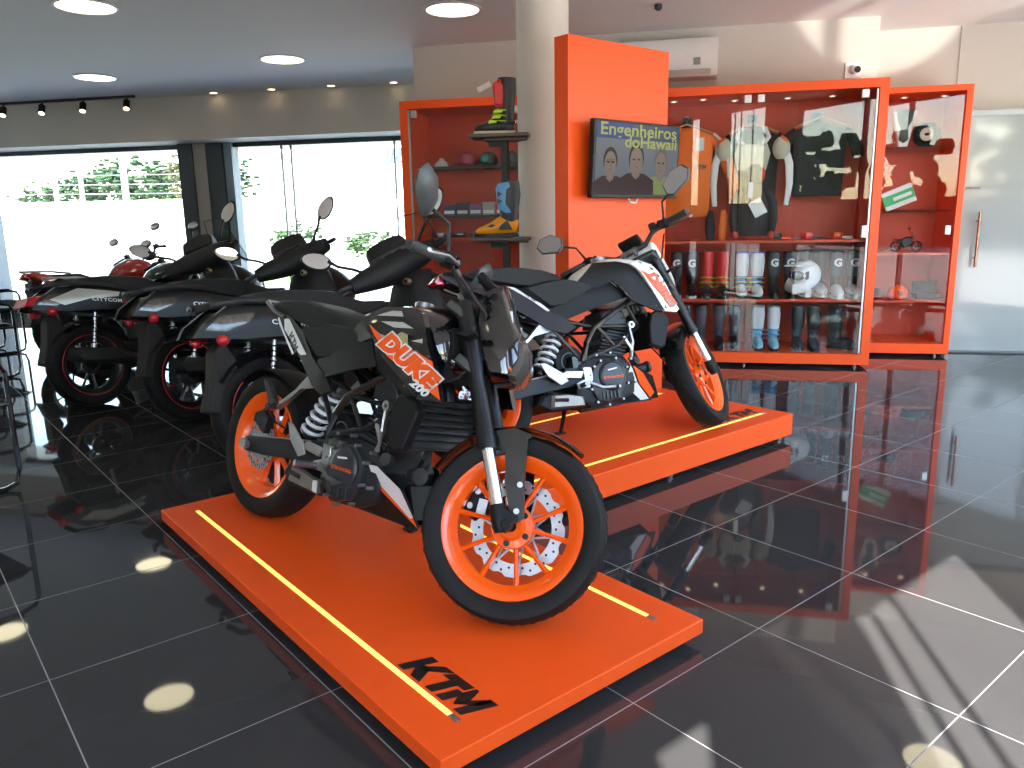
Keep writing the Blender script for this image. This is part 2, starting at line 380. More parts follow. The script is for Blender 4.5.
# ------------------------------------------------------------ outdoors
GND = mat('street_concrete', (.62, .61, .58), .9, noise=.1, nscale=.7)
def wplane(name, u0, u1, n0, n1, z, m, th=.05): b = MB(WM); b.b2((u0, n0, z-th), (u1, n1, z)); struct(name, b, m, smooth=0)
wplane('pavement', -90, 60, 10.4, 17, -.08, mat('paving_blue_grey', (.38, .39, .40), .8, noise=.1, nscale=1))
wplane('grass_strip', -90, 60, 15.5, 19.5, -.1, mat('lawn', (.22, .34, .06), .9, noise=.35, nscale=4), .06)
wplane('street', -110, 70, 19.5, 34, -.12, GND, .06)
wplane('grass_verge', -110, 70, 34, 37, -.1, mat('verge', (.36, .42, .12), .9, noise=.4, nscale=3), .06)
wplane('ground_far', -120, 80, 37, 90, -.14, GND, .06)
b = MB(); b.b2((-40, -60, -.14), (40, -.7, -.08)); struct('forecourt', b, mat('forecourt_paving', (.42, .38, .33), .9, noise=.2, nscale=1), smooth=0)
WALLW = mat('outside_white_wall', (.80, .79, .76), .9, noise=.05, nscale=.5)
b = MB(WM); b.b2((-62, 40, -.1), (-17, 40.3, 2.75)); b.build('boundary_wall', WALLW, label='long white boundary wall across the street behind the glass', category='wall', smooth=0)
wh = thing('warehouse', 'white flat warehouse building beyond the right window', 'building')
b = MB(WM); b.b2((-23.2, 42, -.1), (14, 60, 5.4)); b.build('walls', WALLW, wh, smooth=0)
b = MB(WM); b.b2((-23.4, 41.8, 5.0), (14.2, 60.2, 5.12)); b.build('roof_band', mat('roof_band_grey', (.35, .36, .38), .7), wh, smooth=0)
b = MB(WM); b.b2((-17.6, 41.9, 3.2), (-12, 42, 3.7)); b.build('window_strip', mat('outside_grey', (.3, .31, .32), .7), wh, smooth=0)
sg = thing('roadside_sign', 'small dark sign with white arrows in front of the warehouse', 'sign')
b = MB(WM); b.b2((-15.0, 39.5, 4.25), (-13.2, 39.6, 5.0)); b.build('sign_board', mat('sign_dark', (.05, .07, .09), .6), sg, smooth=0)
b = MB(WM)
for x in (-14.75, -14.45, -14.1, -13.75, -13.45): b.sweep([(x-.1, 39.45, 4.35), (x, 39.45, 4.62), (x+.1, 39.45, 4.9)], .035, 5)
b.build('sign_marks', WHITEP, sg); b = MB(WM); b.cyl((-14.1, 39.7, -.1), (-14.1, 39.7, 4.3), .06, 8); b.build('sign_pole', STEEL, sg)
LEAF = [mat('leaves_%s' % n, c, .8, noise=.45, nscale=3) for n, c in (('green', (.018, .05, .012)), ('light', (.024, .058, .012)), ('yellow', (.08, .075, .028)))]
BARK = mat('bark', (.22, .17, .12), .9, noise=.3)
def tree(u, n, h, w, k, label, nm='tree', trunk=.35, cnt=42, leaf=.5):
    u *= n/40; h = 1.3+(h-1.3)*n/40; w *= n/40
    o = thing(nm, label, 'shrub' if nm == 'shrub' else 'tree', W(u, n, -.12), group='trees across the street')
    a = MB(); a.sweep([(0, 0, 0), (.05, 0, h*.3), (-.05, .05, h*.55), (.1, 0, h*.75)], [h*.03, h*.024, h*.017, h*.006], 8)
    for i in range(5): an = i*1.3; a.sweep([(0, 0, h*(.35+.06*i)), (math.cos(an)*w*.35, math.sin(an)*w*.35, h*(.55+.06*i))], [h*.012, h*.004], 6)
    a.build('trunk', BARK, o)
    a = MB(); rr = random.Random(int(u*10)+5)
    for i in range(cnt):
        th, ph = rr.uniform(0, 2*PI), rr.uniform(-1, 1); q = (1-ph*ph)**.5; f = rr.uniform(.55, 1)
        c = (math.cos(th)*q*w*.5*f, math.sin(th)*q*w*.5*f, h*(trunk+.5*(1-trunk))+ph*h*.5*(1-trunk)*f*.85)
        for j in range(9):
            d = [rr.gauss(0, 1)*w*.07 for _ in range(3)]; r0 = w*rr.uniform(.03, .06)
            a.ball([c[z]+d[z] for z in range(3)], (r0, r0, r0*.6), 6)
    a.build('foliage', LEAF[k], o, smooth=0)
for u, n, h, w, k, l in ((-36.6, 46, 3.9, 2.6, 1, 'small pale green tree at the end of the row, above the white wall'), (-34.2, 46, 4.6, 3.0, 0, 'bushy green tree between the two thin posts'),
        (-32.3, 50, 5.1, 3.2, 0, 'dense green tree beside the thick pale post'), (-29.9, 47, 5.5, 3.6, 0, 'broad dense green tree on the scooter side of the thick post'),
        (-28.0, 53, 4.8, 3.0, 1, 'light green tree behind the broad dense one'), (-27.0, 46, 5.6, 2.0, 2, 'yellowish brown tree by the dark window mullion'),
        (-24.6, 46, 5.6, 3.4, 0, 'green tree between the window mullion and the warehouse')):
    tree(u, n, h, w, k, l)
for u, n, h, l in ((-20.6, 24, 1.55, 'light green shrub outside the window above the middle scooter seat'), (-16.4, 24, 1.2, 'light green shrub outside the window beside the cap case')):
    tree(u, n, h, 2.6, 1, l, 'shrub', .1, 34)
for u, h, r, l in ((-34.8, 4.6, .13, 'thin pale post at the left above the white wall'), (-33.1, 4.7, .12, 'thin pale post left of centre above the white wall'), (-30.3, 5.6, .17, 'thick pale concrete post above the white wall')):
    b = MB(WM); b.cyl((u, 39.2, -.1), (u, 39.2, h), r, 10); b.build('utility_post', mat('concrete_pale', (.6, .6, .58), .9, noise=.1), label=l, category='post', group='posts along the white wall')
b = MB(WM)
for z in (3.1, 3.6, 4.1): b.sweep([(-60+i*4, 38.95, z-.08*math.sin(i*.9)) for i in range(11)], .02, 4)
b.build('fence_wire', STEEL, label='thin wires strung between the pale posts', category='wire')
b = MB(WM); b.b2((-70, 46, -.1), (-43.0, 52, 3.0)); b.prism([(-70.5, 3.0), (-42.6, 3.0), (-46, 4.0), (-68, 4.0)], 45.5, 52.5); b.build('low_house', WALLW, label='low pale house with a sloping roof at the far left', category='building', smooth=0)
# ------------------------------------------------------------ display platforms
LED = mat('led_strip_yellow', (.9, .7, .2), .4, emis=(1, .62, .10), estr=1.6)
def platform(name, label, x0, x1, y0, y1, z0, z1, feet, strips, logo, alongx):
    o = thing('display_platform', label, 'platform', ((x0+x1)/2, (y0+y1)/2, 0))
    T = Matrix.Translation((-(x0+x1)/2, -(y0+y1)/2, 0))
    a = MB(T); a.b2((x0, y0, z0), (x1, y1, z1)); a.build('deck', ORANGE, o, smooth=0, bevel=.003)
    a = MB(T); a.b2((x0+.07, y0+.07, z0-.012), (x1-.07, y1-.07, z0)); a.build('subframe', DARKFR, o, smooth=0)
    for fx, fy in feet:
        a = MB(T); a.lathe([(.016, 0), (.018, .004), (.018, .014), (.008, .018), (.008, z0)], 14, (fx, fy, 0), 'z'); a.build('levelling_foot', STEEL, o)
    for (ax_, ay, bx, by) in strips:
        a = MB(T); a.b2((ax_, ay, z1-.001), (bx, by, z1+.0015)); s_ = a.build('led_strip', LED, o, smooth=0)
        e = MB(T)
        if alongx: e.b2((bx, ay, z1-.001), (bx+.035, by, z1+.002))
        else: e.b2((ax_, ay-.035, z1-.001), (bx, ay, z1+.002))
        e.build('end_cap', ALU, s_, smooth=0)
    a = MB(T); lx, ly, sz, dr = logo
    if alongx: ktm(a, lambda x, y: (lx+x*sz, ly+y*sz*1.05, z1+.0012))
    else: ktm(a, lambda x, y: (lx+y*sz*1.05, ly-x*sz, z1+.0012))
    a.build('logo', DECK, o, smooth=0, label='black block letter logo on the deck')
    return o
platform('p', 'low orange platform under the black motorcycle in front', .868, 1.852, 1.333, 3.486, .033, .08,
         [(.93, 1.40), (1.36, 1.40), (1.80, 1.40), (.93, 3.4), (1.80, 3.4), (.93, 2.4), (1.80, 2.4)],
         [(.977, 1.46, .993, 3.36), (1.731, 1.46, 1.747, 3.36)], (1.052, 1.578, .092, 0), False)
platform('p2', 'thicker orange platform under the white motorcycle by the orange panel', 1.95, 4.08, 2.363, 3.372, .034, .16,
         [(4.03, 2.42), (3.03, 2.42), (2.02, 2.42), (4.03, 3.3), (2.02, 3.3)],
         [(2.08, 2.479, 3.95, 2.495), (2.08, 3.232, 3.95, 3.248)], (3.82, 2.566, .092, 0), True)

# tall orange panel + TV
a = MB(); a.b2((3.24, 3.376, 0), (4.12, 3.49, 2.31)); a.build('partition_panel', ORANGE, label='tall free-standing orange panel behind the white motorcycle, carrying the screen', category='panel', smooth=0, bevel=.002)
tv = thing('television', 'flat black wall screen showing three men and yellow lettering', 'television', (3.735, 3.30, 1.635), (R(3), 0, R(1)))
a = MB(); a.b2((-.395, -.02, -.222), (.395, .02, .222)); a.build('casing', BLK, tv, smooth=0, bevel=.006)
a = MB(); a.b2((-.06, .02, -.08), (.06, .075, .08)); a.build('wall_bracket', DARKFR, tv, smooth=0)
a = MB(); a.sweep([(-.05, .01, -.21), (-.03, .0, -.245), (.02, 0, -.25), (.05, .01, -.215)], .006, 8); a.build('cable_loop', mat('cable_white', (.6, .6, .6), .5), tv)
def em(name, c, k=.85): return mat('screen_'+name, (.005, .005, .005), .16, spec=.12, emis=c, estr=k)
a = MB(); y = -.0206
def sq(x0, z0, x1, z1, mi, dy=0): a.add([(x0, y-dy, z0), (x1, y-dy, z0), (x1, y-dy, z1), (x0, y-dy, z1)], [(0, 1, 2, 3)], mi)
sq(-.375, -.20, .378, .205, 0); sq(-.375, .118, -.05, .205, 1, .0003); sq(-.05, .118, .378, .205, 7, .0003)
def ell(cx, cz, rx, rz, mi, dy, a0=0, a1=360, n=28): a.add([(cx+rx*math.cos(R(a0+(a1-a0)*k/n)), y-dy, cz+rz*math.sin(R(a0+(a1-a0)*k/n))) for k in range(n)], [tuple(range(n))], mi)
def person(cx, cz, s, hair, shirt, skin, dy):
    a.add([(cx+p*s, y-dy, q) for p, q in ((-.135, -.2), (.135, -.2), (.13, cz-.115), (.06, cz-.075), (-.06, cz-.075), (-.13, cz-.115))], [tuple(range(6))], shirt)
    ell(cx, cz+.014, .053*s, .066*s, hair, dy+.0003); ell(cx, cz-.006, .045*s, .063*s, skin, dy+.0006)
    a.add([(cx-.022*s, y-dy-.0005, cz-.05), (cx+.022*s, y-dy-.0005, cz-.05), (cx+.028*s, y-dy-.0005, cz-.088), (cx, y-dy-.0005, cz-.11), (cx-.028*s, y-dy-.0005, cz-.088)], [(0, 1, 2, 3, 4)], skin)
    for q in (-.018, .018): ell(cx+q*s, cz+.006, .010*s, .004*s, 4, dy+.0009)
    ell(cx, cz-.038, .013*s, .0035*s, 6, dy+.0009); a.add([(cx-.004*s, y-dy-.0009, cz-.018), (cx+.004*s, y-dy-.0009, cz-.018), (cx, y-dy-.0009, cz+.004)], [(0, 1, 2)], 6)
person(-.25, -.02, 1.15, 4, 5, 3, .0006); person(.215, -.015, 1.2, 8, 9, 3, .0006); person(-.02, .0, 1.3, 4, 5, 3, .0018)
for q in (-.018, .018):                                              # spectacles of the left man
    a.sweep([(-.25+q+.015*math.cos(t*PI/4), y-.0024, -.010+.010*math.sin(t*PI/4)) for t in range(8)], .0013, 4, closed=True, mi=4)
a.build('picture', [em('grey', (.15, .17, .21)), em('blue', (.015, .05, .24)), em('dark', (.02, .02, .03)), em('skin', (.24, .175, .145)), em('hair', (.02, .014, .012), .5), em('maroon', (.045, .02, .022)), em('lip', (.22, .11, .10)), em('steelblue', (.05, .08, .15)), em('greyhair', (.15, .12, .10)), em('green', (.22, .27, .10))], tv, smooth=0)
a = MB(); put_text(a, 'Engenheiros', lambda x, z: (.0+x, y-.003, .168+z), size=.098, offset=.002, sx=1.46); put_text(a, 'doHawaii', lambda x, z: (.112+x, y-.003, .103+z), size=.092, offset=.002, sx=1.42)
a.build('screen_lettering', em('lettering', (.42, .45, .12)), tv, smooth=0)

# ------------------------------------------------------------ display cases
def case(name, label, u0, u1, n0, n1, z1, divs, doors, hinges, rw=.07, feet=None):
    """open-fronted cabinet in wall coordinates: frame, back, sides, glass doors"""
    o = thing('display_case', label, 'display case', W(u0, n0, 0), (0, 0, WROT)); w = u1-u0; d = n1-n0
    z0 = .03
    a = MB(); a.b2((0, 0, z0), (rw, d, z1)); a.b2((w-rw, 0, z0), (w, d, z1)); a.b2((rw, 0, z1-rw), (w-rw, d, z1)); a.b2((rw, 0, z0), (w-rw, d, z0+.09))
    a.build('carcass', ORANGE, o, smooth=0)
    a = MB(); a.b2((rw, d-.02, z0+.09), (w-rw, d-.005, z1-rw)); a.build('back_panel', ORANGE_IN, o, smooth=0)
    for fx in (feet or (.1, w/2, w-.1)):
        a = MB(); a.lathe([(.014, 0), (.016, .012), (.006, .016), (.006, .03)], 10, (fx, .05, 0), 'z'); a.build('levelling_foot', STEEL, o)
    for (z, depth, sh, m) in divs:
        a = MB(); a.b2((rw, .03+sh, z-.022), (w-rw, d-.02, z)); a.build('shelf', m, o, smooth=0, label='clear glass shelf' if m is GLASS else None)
    for (a0, a1) in doors:
        a = MB(); a.b2((a0, .012, z0+.10), (a1, .020, z1-rw-.012)); g = a.build('glass_door', GLASSC, o, smooth=0)
        a = MB()
        for x in hinges:
            if a0-.01 <= x <= a1+.01:
                a.b2((x-.028, .0, z1-rw-.075), (x+.028, .03, z1-rw-.012)); 
        if a.v: a.build('hinge', ALU, g, bevel=.003)
    return o
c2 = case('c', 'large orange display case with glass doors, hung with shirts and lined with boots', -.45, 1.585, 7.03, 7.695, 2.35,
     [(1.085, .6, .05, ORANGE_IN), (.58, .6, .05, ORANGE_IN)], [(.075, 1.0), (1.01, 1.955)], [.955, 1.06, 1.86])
a = MB(); a.b2((1.945, .004, .13), (1.957, .03, 2.27)); a.build('door_edge_profile', ALU, c2, smooth=0)
a = MB(); a.b2((1.90, -.012, 1.10), (1.945, .03, 1.20)); a.build('lock', STEEL, c2, bevel=.004)
a = MB(); a.b2((.985, -.004, 1.44), (1.025, .012, 1.57)); a.build('latch_plate', WHITEP, c2, bevel=.003)
c1 = case('c', 'orange display case with caps behind glass, left of the cream column', -2.53, -.52, 7.05, 7.695, 2.36,
     [(1.80, .4, .25, DARKFR), (1.345, .3, .3, DARKFR), (1.13, .4, .05, ORANGE_IN), (.6, .4, .05, ORANGE_IN)], [(.085, 1.0), (1.01, 1.93)], [.13, .95, 1.06])
a = MB(); a.b2((.075, .004, .13), (.09, .03, 2.28)); a.build('door_edge_profile', ALU, c1, smooth=0)
c3 = case('c', 'narrow orange display case at the right, holding a trophy, a wheel and a model motorcycle', 1.62, 2.40, 7.68, 8.295, 2.36,
     [(1.87, .4, .1, GLASS), (1.32, .4, .1, GLASS), (.94, .4, .05, ORANGE_IN), (.51, .4, .05, ORANGE_IN)], [(.06, .72)], [], rw=.05, feet=(.1, .68))
a = MB(); a.b2((.655, -.012, 1.10), (.70, .03, 1.18)); a.build('lock', STEEL, c3, bevel=.004)
for i, (u, n, z) in enumerate(((.42, 7.4, 2.28), (.86, 7.4, 2.28), (1.22, 7.4, 2.28), (-.1, 7.3, 2.28), (1.92, 7.95, 2.31), (2.25, 7.95, 2.31), (.15, 7.25, 2.28))):
    lb = ('inside the large case above the gap between the shirts', 'inside the large case, left of the yellow hanger', 'inside the large case, right of the yellow hanger', 'at the hidden left end inside the large case', 'inside the narrow right case, left one', 'inside the narrow right case, right one', 'inside the large case near its hinges')[i]
    downlight(W(u, n, z), 'tiny recessed spotlight '+lb, 'spotlights inside the display cases', .022)

# ---- goods. WT(u,n,z,yaw): thing placed in wall coordinates
def WT(name, label, cat, u, n, z, yaw=0, grp=None): return thing(name, label, cat, W(u, n, z), (0, 0, WROT+yaw), grp)
def boot(par, main, toe, shin, strap, sole, h=.40, text=None):
    """motocross boot, toe towards -y, in its own space"""
    a = MB(); s = h/.40
    sp = [(0, .055, .0), (0, .05, .06), (0, .045, .12), (0, .045, .2), (0, .05, .30), (0, .052, .40)]
    a.sweep([(p[0]*s, p[1]*s, p[2]*s) for p in sp], [tuple(v*s for v in r) for r in ((.040, .050), (.040, .055), (.042, .056), (.05, .062), (.058, .07), (.060, .068))], 16, up=(0, 1, 0))
    a.build('boot_shaft', main, par)
    a = MB(); a.sweep([(0, .10*s, .05*s), (0, .03*s, .065*s), (0, -.05*s, .062*s), (0, -.12*s, .048*s), (0, -.17*s, .040*s), (0, -.195*s, .034*s)], [(.038*s, .045*s), (.045*s, .055*s), (.047*s, .05*s), (.047*s, .036*s), (.038*s, .028*s), (.016*s, .014*s)], 16)
    a.build('boot_foot', toe, par)
    a = MB(); ol = [(.035, .11), (-.035, .11), (-.045, .02), (-.048, -.09), (-.04, -.17), (-.018, -.205), (.018, -.205), (.04, -.17), (.048, -.09), (.045, .02)]
    a.prism([(x*s, y*s) for x, y in ol], 0, .022*s, ax='z'); a.build('sole', sole, par, bevel=.004)
    if shin:
        a = MB()
        a.sweep([(0, .0, .19*s), (0, -.005, .26*s), (0, -.005, .33*s), (0, 0, .385*s)], [(.05*s, .028*s), (.056*s, .03*s), (.058*s, .03*s), (.05*s, .025*s)], 14, up=(0, 1, 0)); sh = a.build('shin_plate', shin, par)
        if text:
            b_ = MB(); put_text(b_, text, lambda x, z: (x, -.037*s, .30*s+z), size=.09*s, offset=.004); b_.build('letter', WHITEP, sh, smooth=0)
    if strap:
        for k, z in enumerate((.085, .125, .165)):
            a = MB(); a.sweep([(.052*s*math.cos(t), .04*s-(.07-.004*k)*s*math.sin(t), (z+.012*math.sin(t))*s) for t in [PI*q/8 for q in range(9)]], [(.017*s, .006*s)]*9, 8, up=(0, 0, 1)); a.build('buckle_strap', strap, par)
LIME = mat('neon_lime', (.55, .85, .03), .4); REDB = mat('boot_red', (.72, .02, .03), .35); BLUEB = mat('boot_light_blue', (.12, .42, .78), .4)
YEL = mat('boot_yellow', (.95, .40, .01), .4); NAVY = mat('boot_blue', (.02, .06, .5), .4); TEALB = mat('boot_teal_white', (.25, .50, .58), .5, noise=.7, nscale=18)
BOOTK = mat('boot_black', (.015, .016, .018), .45); BOOTG = mat('boot_charcoal', (.045, .055, .07), .45)
CREAMS = mat('sole_cream', (.6, .55, .4), .5)
# column shelves with two showpiece boots
for zt, lab in ((1.885, 'upper dark shelf fixed to the column, carrying the red and black boot'), (1.175, 'lower dark shelf fixed to the column, carrying the blue and yellow boot')):
    o = thing('wall_shelf', lab, 'shelf', W(-1.36, 5.58, zt), (0, 0, WROT+.08))
    a = MB(); a.b2((-.12, -.1, -.022), (.30, .17, 0)); a.b2((-.02, -.0, -.04), (.28, .15, -.022)); a.build('shelf_board', WOODS, o, smooth=0)
    a = MB(); a.b2((.09, .04, -.33), (.135, .12, -.03)); a.b2((.0, .06, -.075), (.13, .10, -.04)); a.build('bracket', BLK, o, smooth=0)
def hero(lab, u, n, z, yaw, args, h):
    o = thing('motocross_boot', lab, 'boot', W(u, n, z), (0, 0, yaw)); boot(o, *args, h=h); return o
o = hero('black and red motocross boot with lime straps on the upper column shelf', -1.26, 5.58, 1.886, WROT-PI/2+.25, (BOOTK, BOOTK, REDB, LIME, CREAMS), .37)
a = MB(); a.prism([(-.045, .20), (-.052, .33), (-.03, .345), (.02, .325), (.018, .19), (-.02, .18)], -.060, .060, ax='x'); a.build('shin_side', REDB, o, bevel=.012)
a = MB()
for z0, y0, y1 in ((.135, -.055, .012), (.098, -.065, -.002), (.066, -.09, -.03)): a.prism([(y0, z0), (y1, z0+.004), (y1+.004, z0+.020), (y0+.012, z0+.024)], -.054, .054, ax='x')
a.build('side_strap', LIME, o, bevel=.004)
a = MB(); a.lathe([(.010, -.0612), (.018, -.0612)], 20, (0, 0, 0), 'x'); a.M = Matrix(); a.v = [Vector((p.x, p.y-.02, p.z+.275)) for p in a.v]; a.build('round_badge', BOOTK, o)
a = MB(); a.box((.0, -.11, .315), (.003, .10, .035), rot=Matrix.Rotation(.45, 4, 'X')); a.build('price_tag', WHITEP, o)
o = thing('motocross_boot', 'light blue and yellow motocross boot on the lower column shelf', 'boot', W(-1.26, 5.58, 1.176), (0, 0, WROT-PI/2+.25))
a = MB(); a.sweep([(0, .05, .10), (0, .045, .16), (0, .05, .22), (0, .055, .30), (0, .05, .385)], [(.04, .05), (.05, .066), (.056, .072), (.062, .078), (.058, .074)], 18, up=(0, 1, 0)); a.build('boot_shaft', BOOTG, o)
a = MB(); a.inflate([(-.03, .2), (-.045, .34), (-.03, .37), (.05, .385), (.06, .36), (.03, .34), (.02, .22), (.06, .17), (.02, .17)], [(-.064, .8), (-.055, 1), (.055, 1), (.064, .8)]); a.M = Matrix()
bb = a.v[:]; a.v = [Vector((p.y, p.x, p.z)) for p in bb]; a.f = [f[::-1] for f in a.f]; a.build('shin_guard', BLUEB, o)
a = MB(); a.sweep([(0, .105, .07), (0, .05, .085), (0, -.01, .085), (0, -.07, .062), (0, -.13, .048), (0, -.17, .04), (0, -.19, .034)], [(.035, .05), (.046, .062), (.048, .062), (.047, .046), (.044, .034), (.036, .026), (.016, .014)], 18); a.build('boot_foot', YEL, o)
a = MB()
for sx in (-1, 1): a.prism([(.07, .05), (.03, .12), (-.02, .08), (-.03, .05)], sx*.044, sx*.052, ax='x')
for sx in (-1, 1): a.prism([(-.05, .085), (-.08, .092), (-.11, .075), (-.08, .07)], sx*.038, sx*.047, ax='x')
a.build('side_patch', BOOTK, o)
a = MB(); a.prism([(.035, .115), (-.035, .115), (-.045, .02), (-.048, -.09), (-.04, -.17), (-.018, -.205), (.018, -.205), (.04, -.17), (.048, -.09), (.045, .02)], 0, .024, ax='z'); a.build('sole', BOOTK, o, bevel=.004)
for z in (.30, .25): a = MB(); a.prism([(.0, z), (-.035, z+.02), (-.035, z-.02)], -.068, .068, ax='x'); a.build('vent', BOOTK, o)

# boots in the large case
def pair(u, z, lab, args, h=.40, dn=0, text=None, yaw=0, gap=.135):
    for k, sd in ((0, 'left'), (1, 'right')):
        o = WT('motocross_boot', lab % sd, 'boot', u+(k-.5)*gap, 7.30+dn, z, yaw, 'boots in the large display case'); boot(o, *args, h=h, text=text)
WB2 = mat('boot_white', (.7, .7, .72), .4)
pair(.03, .581, 'black boot with white letter, %s one at the shelf end near the motorcycle mirror', (BOOTK, BOOTK, BOOTG, None, WB2), text='G')
pair(.30, .581, 'red and black boot with lime straps, %s of its pair', (REDB, BOOTK, None, LIME, BOOTK))
pair(.60, .581, 'blue and white boot with lime straps, %s of its pair', (NAVY, WB2, WB2, LIME, BOOTK))
pair(.88, .581, 'black boot with a white letter, %s of the pair near the white helmet', (BOOTK, BOOTK, BOOTG, None, BOOTK), text='G', dn=.04)
pair(1.16, .581, 'plain black boot, %s of the pair behind the white helmet', (BOOTK, WB2, None, None, WB2), dn=.16)
pair(1.21+.0, .581, 'black boot beside the right-hand lettered pair, %s one', (BOOTK, BOOTG, BOOTG, None, BOOTK), dn=-.04, gap=.12) if False else None
pair(1.40, .581, 'black boot with white letter and white sole, %s of the end pair', (BOOTK, WB2, BOOTG, None, WB2), text='G')
pair(.12, .121, 'dark grey boot, %s of the pair at the left of the bottom of the case', (BOOTG, BOOTG, BOOTG, None, BOOTK), h=.38)
pair(.42, .121, 'dark grey boot with a round badge, %s of the second pair at the bottom', (BOOTG, BOOTK, BOOTG, None, BOOTK), h=.38)
pair(.76, .121, 'white and teal patterned boot, %s of its pair', (TEALB, TEALB, WB2, BLUEB, BOOTK), h=.38)
pair(1.10, .121, 'dark blue-grey boot, %s of the pair right of the teal ones', (BOOTG, BOOTG, BOOTK, None, BOOTK), h=.38)
o = WT('riding_boot', 'tall dark boot turned sideways at the bottom right of the case', 'boot', 1.40, 7.33, .121, R(70), 'boots in the large display case'); boot(o, BOOTG, BOOTG, None, None, BOOTK, h=.38)
# helmet
he = WT('helmet', 'white motocross helmet with black goggles on the upper boot shelf', 'helmet', 1.05, 7.22, .581, R(-35))
a = MB(); a.ball((0, .02, .20), (.125, .15, .13), 24); a.build('shell', WHITEP, he)
a = MB(); a.sweep([(-.10, -.04, .15), (-.085, -.13, .11), (0, -.18, .09), (.085, -.13, .11), (.10, -.04, .15)], [(.02, .045)]*5, 12); a.build('chin_bar', WHITEP, he)
a = MB(); a.sweep([(-.085, -.08, .20), (0, -.135, .20), (.085, -.08, .20)], [(.012, .04)]*3, 12); a.build('goggles', BLKG, he)
a = MB(); a.prism([(-.09, -.08), (.09, -.08), (.06, -.25), (-.06, -.25)], .285, .295, ax='z'); a.build('peak', WHITEP, he, bevel=.003)
# hanging clothes
def hanger(u, n, z, lab, m, wd=.21):
    o = WT('clothes_hanger', lab, 'hanger', u, n, z, 0, 'wooden hangers in the large case')
    a = MB(); a.sweep([(-wd, 0, -.09), (-wd*.5, 0, -.045), (0, 0, -.01), (wd*.5, 0, -.045), (wd, 0, -.09)], [(.011, .008)]*5, 8); a.build('shoulder_bar', m, o)
    a = MB(); a.sweep([(0, 0, -.01), (0, 0, .02), (.018, 0, .04), (0, 0, .06), (-.015, 0, .045)], .0025, 6); a.build('hook', STEEL, o)
    return o
HW = mat('hanger_wood', (.62, .38, .16), .4, noise=.2, nscale=15)
for u, l in ((.02, 'left'), (.60, 'middle'), (1.14, 'right')):
    o = WT('hook_block', 'dark clothes rail block on the case back, %s one' % l, 'hook', u, 7.66, 2.13, 0, 'hook blocks'); a = MB(); a.box((0, -.0, 0), (.08, .04, .10)); a.b2((-.01, -.3, -.01), (.01, 0, .01)); a.build('block', DARKFR, o, bevel=.004)
hanger(.02, 7.36, 2.10, 'wooden hanger holding the orange jersey', HW); hanger(.60, 7.50, 2.10, 'wooden hanger holding the dark shirt and vest', HW); hanger(1.14, 7.42, 2.12, 'pale wooden hanger on the right-hand black shirt', HW)
def shirt(u, n, z, lab, m, sl=.2, w=.24, L=.62, slm=None, nm='t_shirt'):
    o = WT(nm, lab, 'shirt', u, n, z)
    fr = [(-w*.28, 0), (w*.28, 0), (w*.95, -.07), (w, -.2), (w*.92, -L), (-w*.92, -L), (-w, -.2), (-w*.95, -.07)]
    a = MB(); a.inflate(fr, [(-.045, .86), (-.03, .97), (0, 1), (.03, .97), (.045, .86)]); a.build('torso', m, o)
    for s_ in (-1, 1):
        a = MB(); a.sweep([(s_*w*.85, 0, -.08), (s_*(w+.05), -.0, -.14), (s_*(w+.05+sl*.25), -.01, -.14-sl*.6), (s_*(w+.05+sl*.3), -.01, -.14-sl)], [(.05, .04), (.055, .035), (.05, .03), (.045, .025)], 12, up=(0, 1, 0)); a.build('sleeve', slm or m, o)
    return o
TS = mat('cloth_black', (.02, .02, .022), .85, bump=.4, bscale=150); OJ = mat('cloth_orange', (.85, .17, .01), .7, bump=.3, bscale=100); SLV = mat('cloth_white', (.65, .63, .58), .8)
o = shirt(.02, 7.36, 2.06, 'orange long-sleeved jersey with a pale stripe at the left of the large case', OJ, sl=.5, L=.78, w=.23, nm='jersey')
a = MB(); a.sweep([(.23, -.045, -.06), (.31, -.05, -.14), (.36, -.055, -.30), (.37, -.055, -.44)], [(.012, .006)]*4, 8, up=(0, 1, 0)); a.build('sleeve_piping', SLV, o)
a = MB(); put_text(a, 'KTM', lambda x, z: (.12+x, -.047, -.34+z), size=.05, offset=.002, shear=.2); a.build('lettering', DECK, o, smooth=0)
a = MB(); a.b2((.08, -.053, -.20), (.15, -.047, -.09)); a.build('price_tag', WHITEP, o, smooth=0)
shirt(.60, 7.50, 2.05, 'dark grey t-shirt hanging behind the white protector vest', TS, w=.22, sl=.16)
shirt(1.14, 7.42, 2.07, 'black t-shirt under the pale hanger at the right of the large case', TS, w=.22, sl=.16)
# protector vest
v = WT('protector_vest', 'white and grey body protector with straps hanging in the large case', 'protector', .58, 7.34, 1.98)
PG = mat('protector_beige', (.5, .48, .38), .6, noise=.1)
for s_ in (-1, 1):
    a = MB(); a.sweep([(s_*.09, 0, .06), (s_*.13, -.02, -.02), (s_*.06, -.03, -.12)], [(.022, .008)]*3, 8, up=(0, 1, 0)); a.build('shoulder_strap', WHITEP, v)
    a = MB(); a.ball((s_*.24, -.01, -.12), (.075, .05, .10), 14); a.build('shoulder_cup', PG, v)
    a = MB(); a.sweep([(s_*.26, -.01, -.10), (s_*.31, -.02, -.25), (s_*.32, -.02, -.42), (s_*.30, -.02, -.60)], [(.03, .012), (.034, .014), (.03, .012), (.02, .01)], 10, up=(0, 1, 0)); a.build('arm_guard', WHITEP, v)
    a = MB(); a.sweep([(s_*.23, -.03, -.02), (s_*.29, -.03, -.07)], [(.025, .012)]*2, 8); a.build('orange_tab', DECO, v)
a = MB(); a.inflate([(-.12, -.08), (.12, -.08), (.15, -.16), (.12, -.30), (-.12, -.30), (-.15, -.16)], [(-.055, .8), (-.035, 1), (0, 1)]); a.build('chest_plate', PG, v)
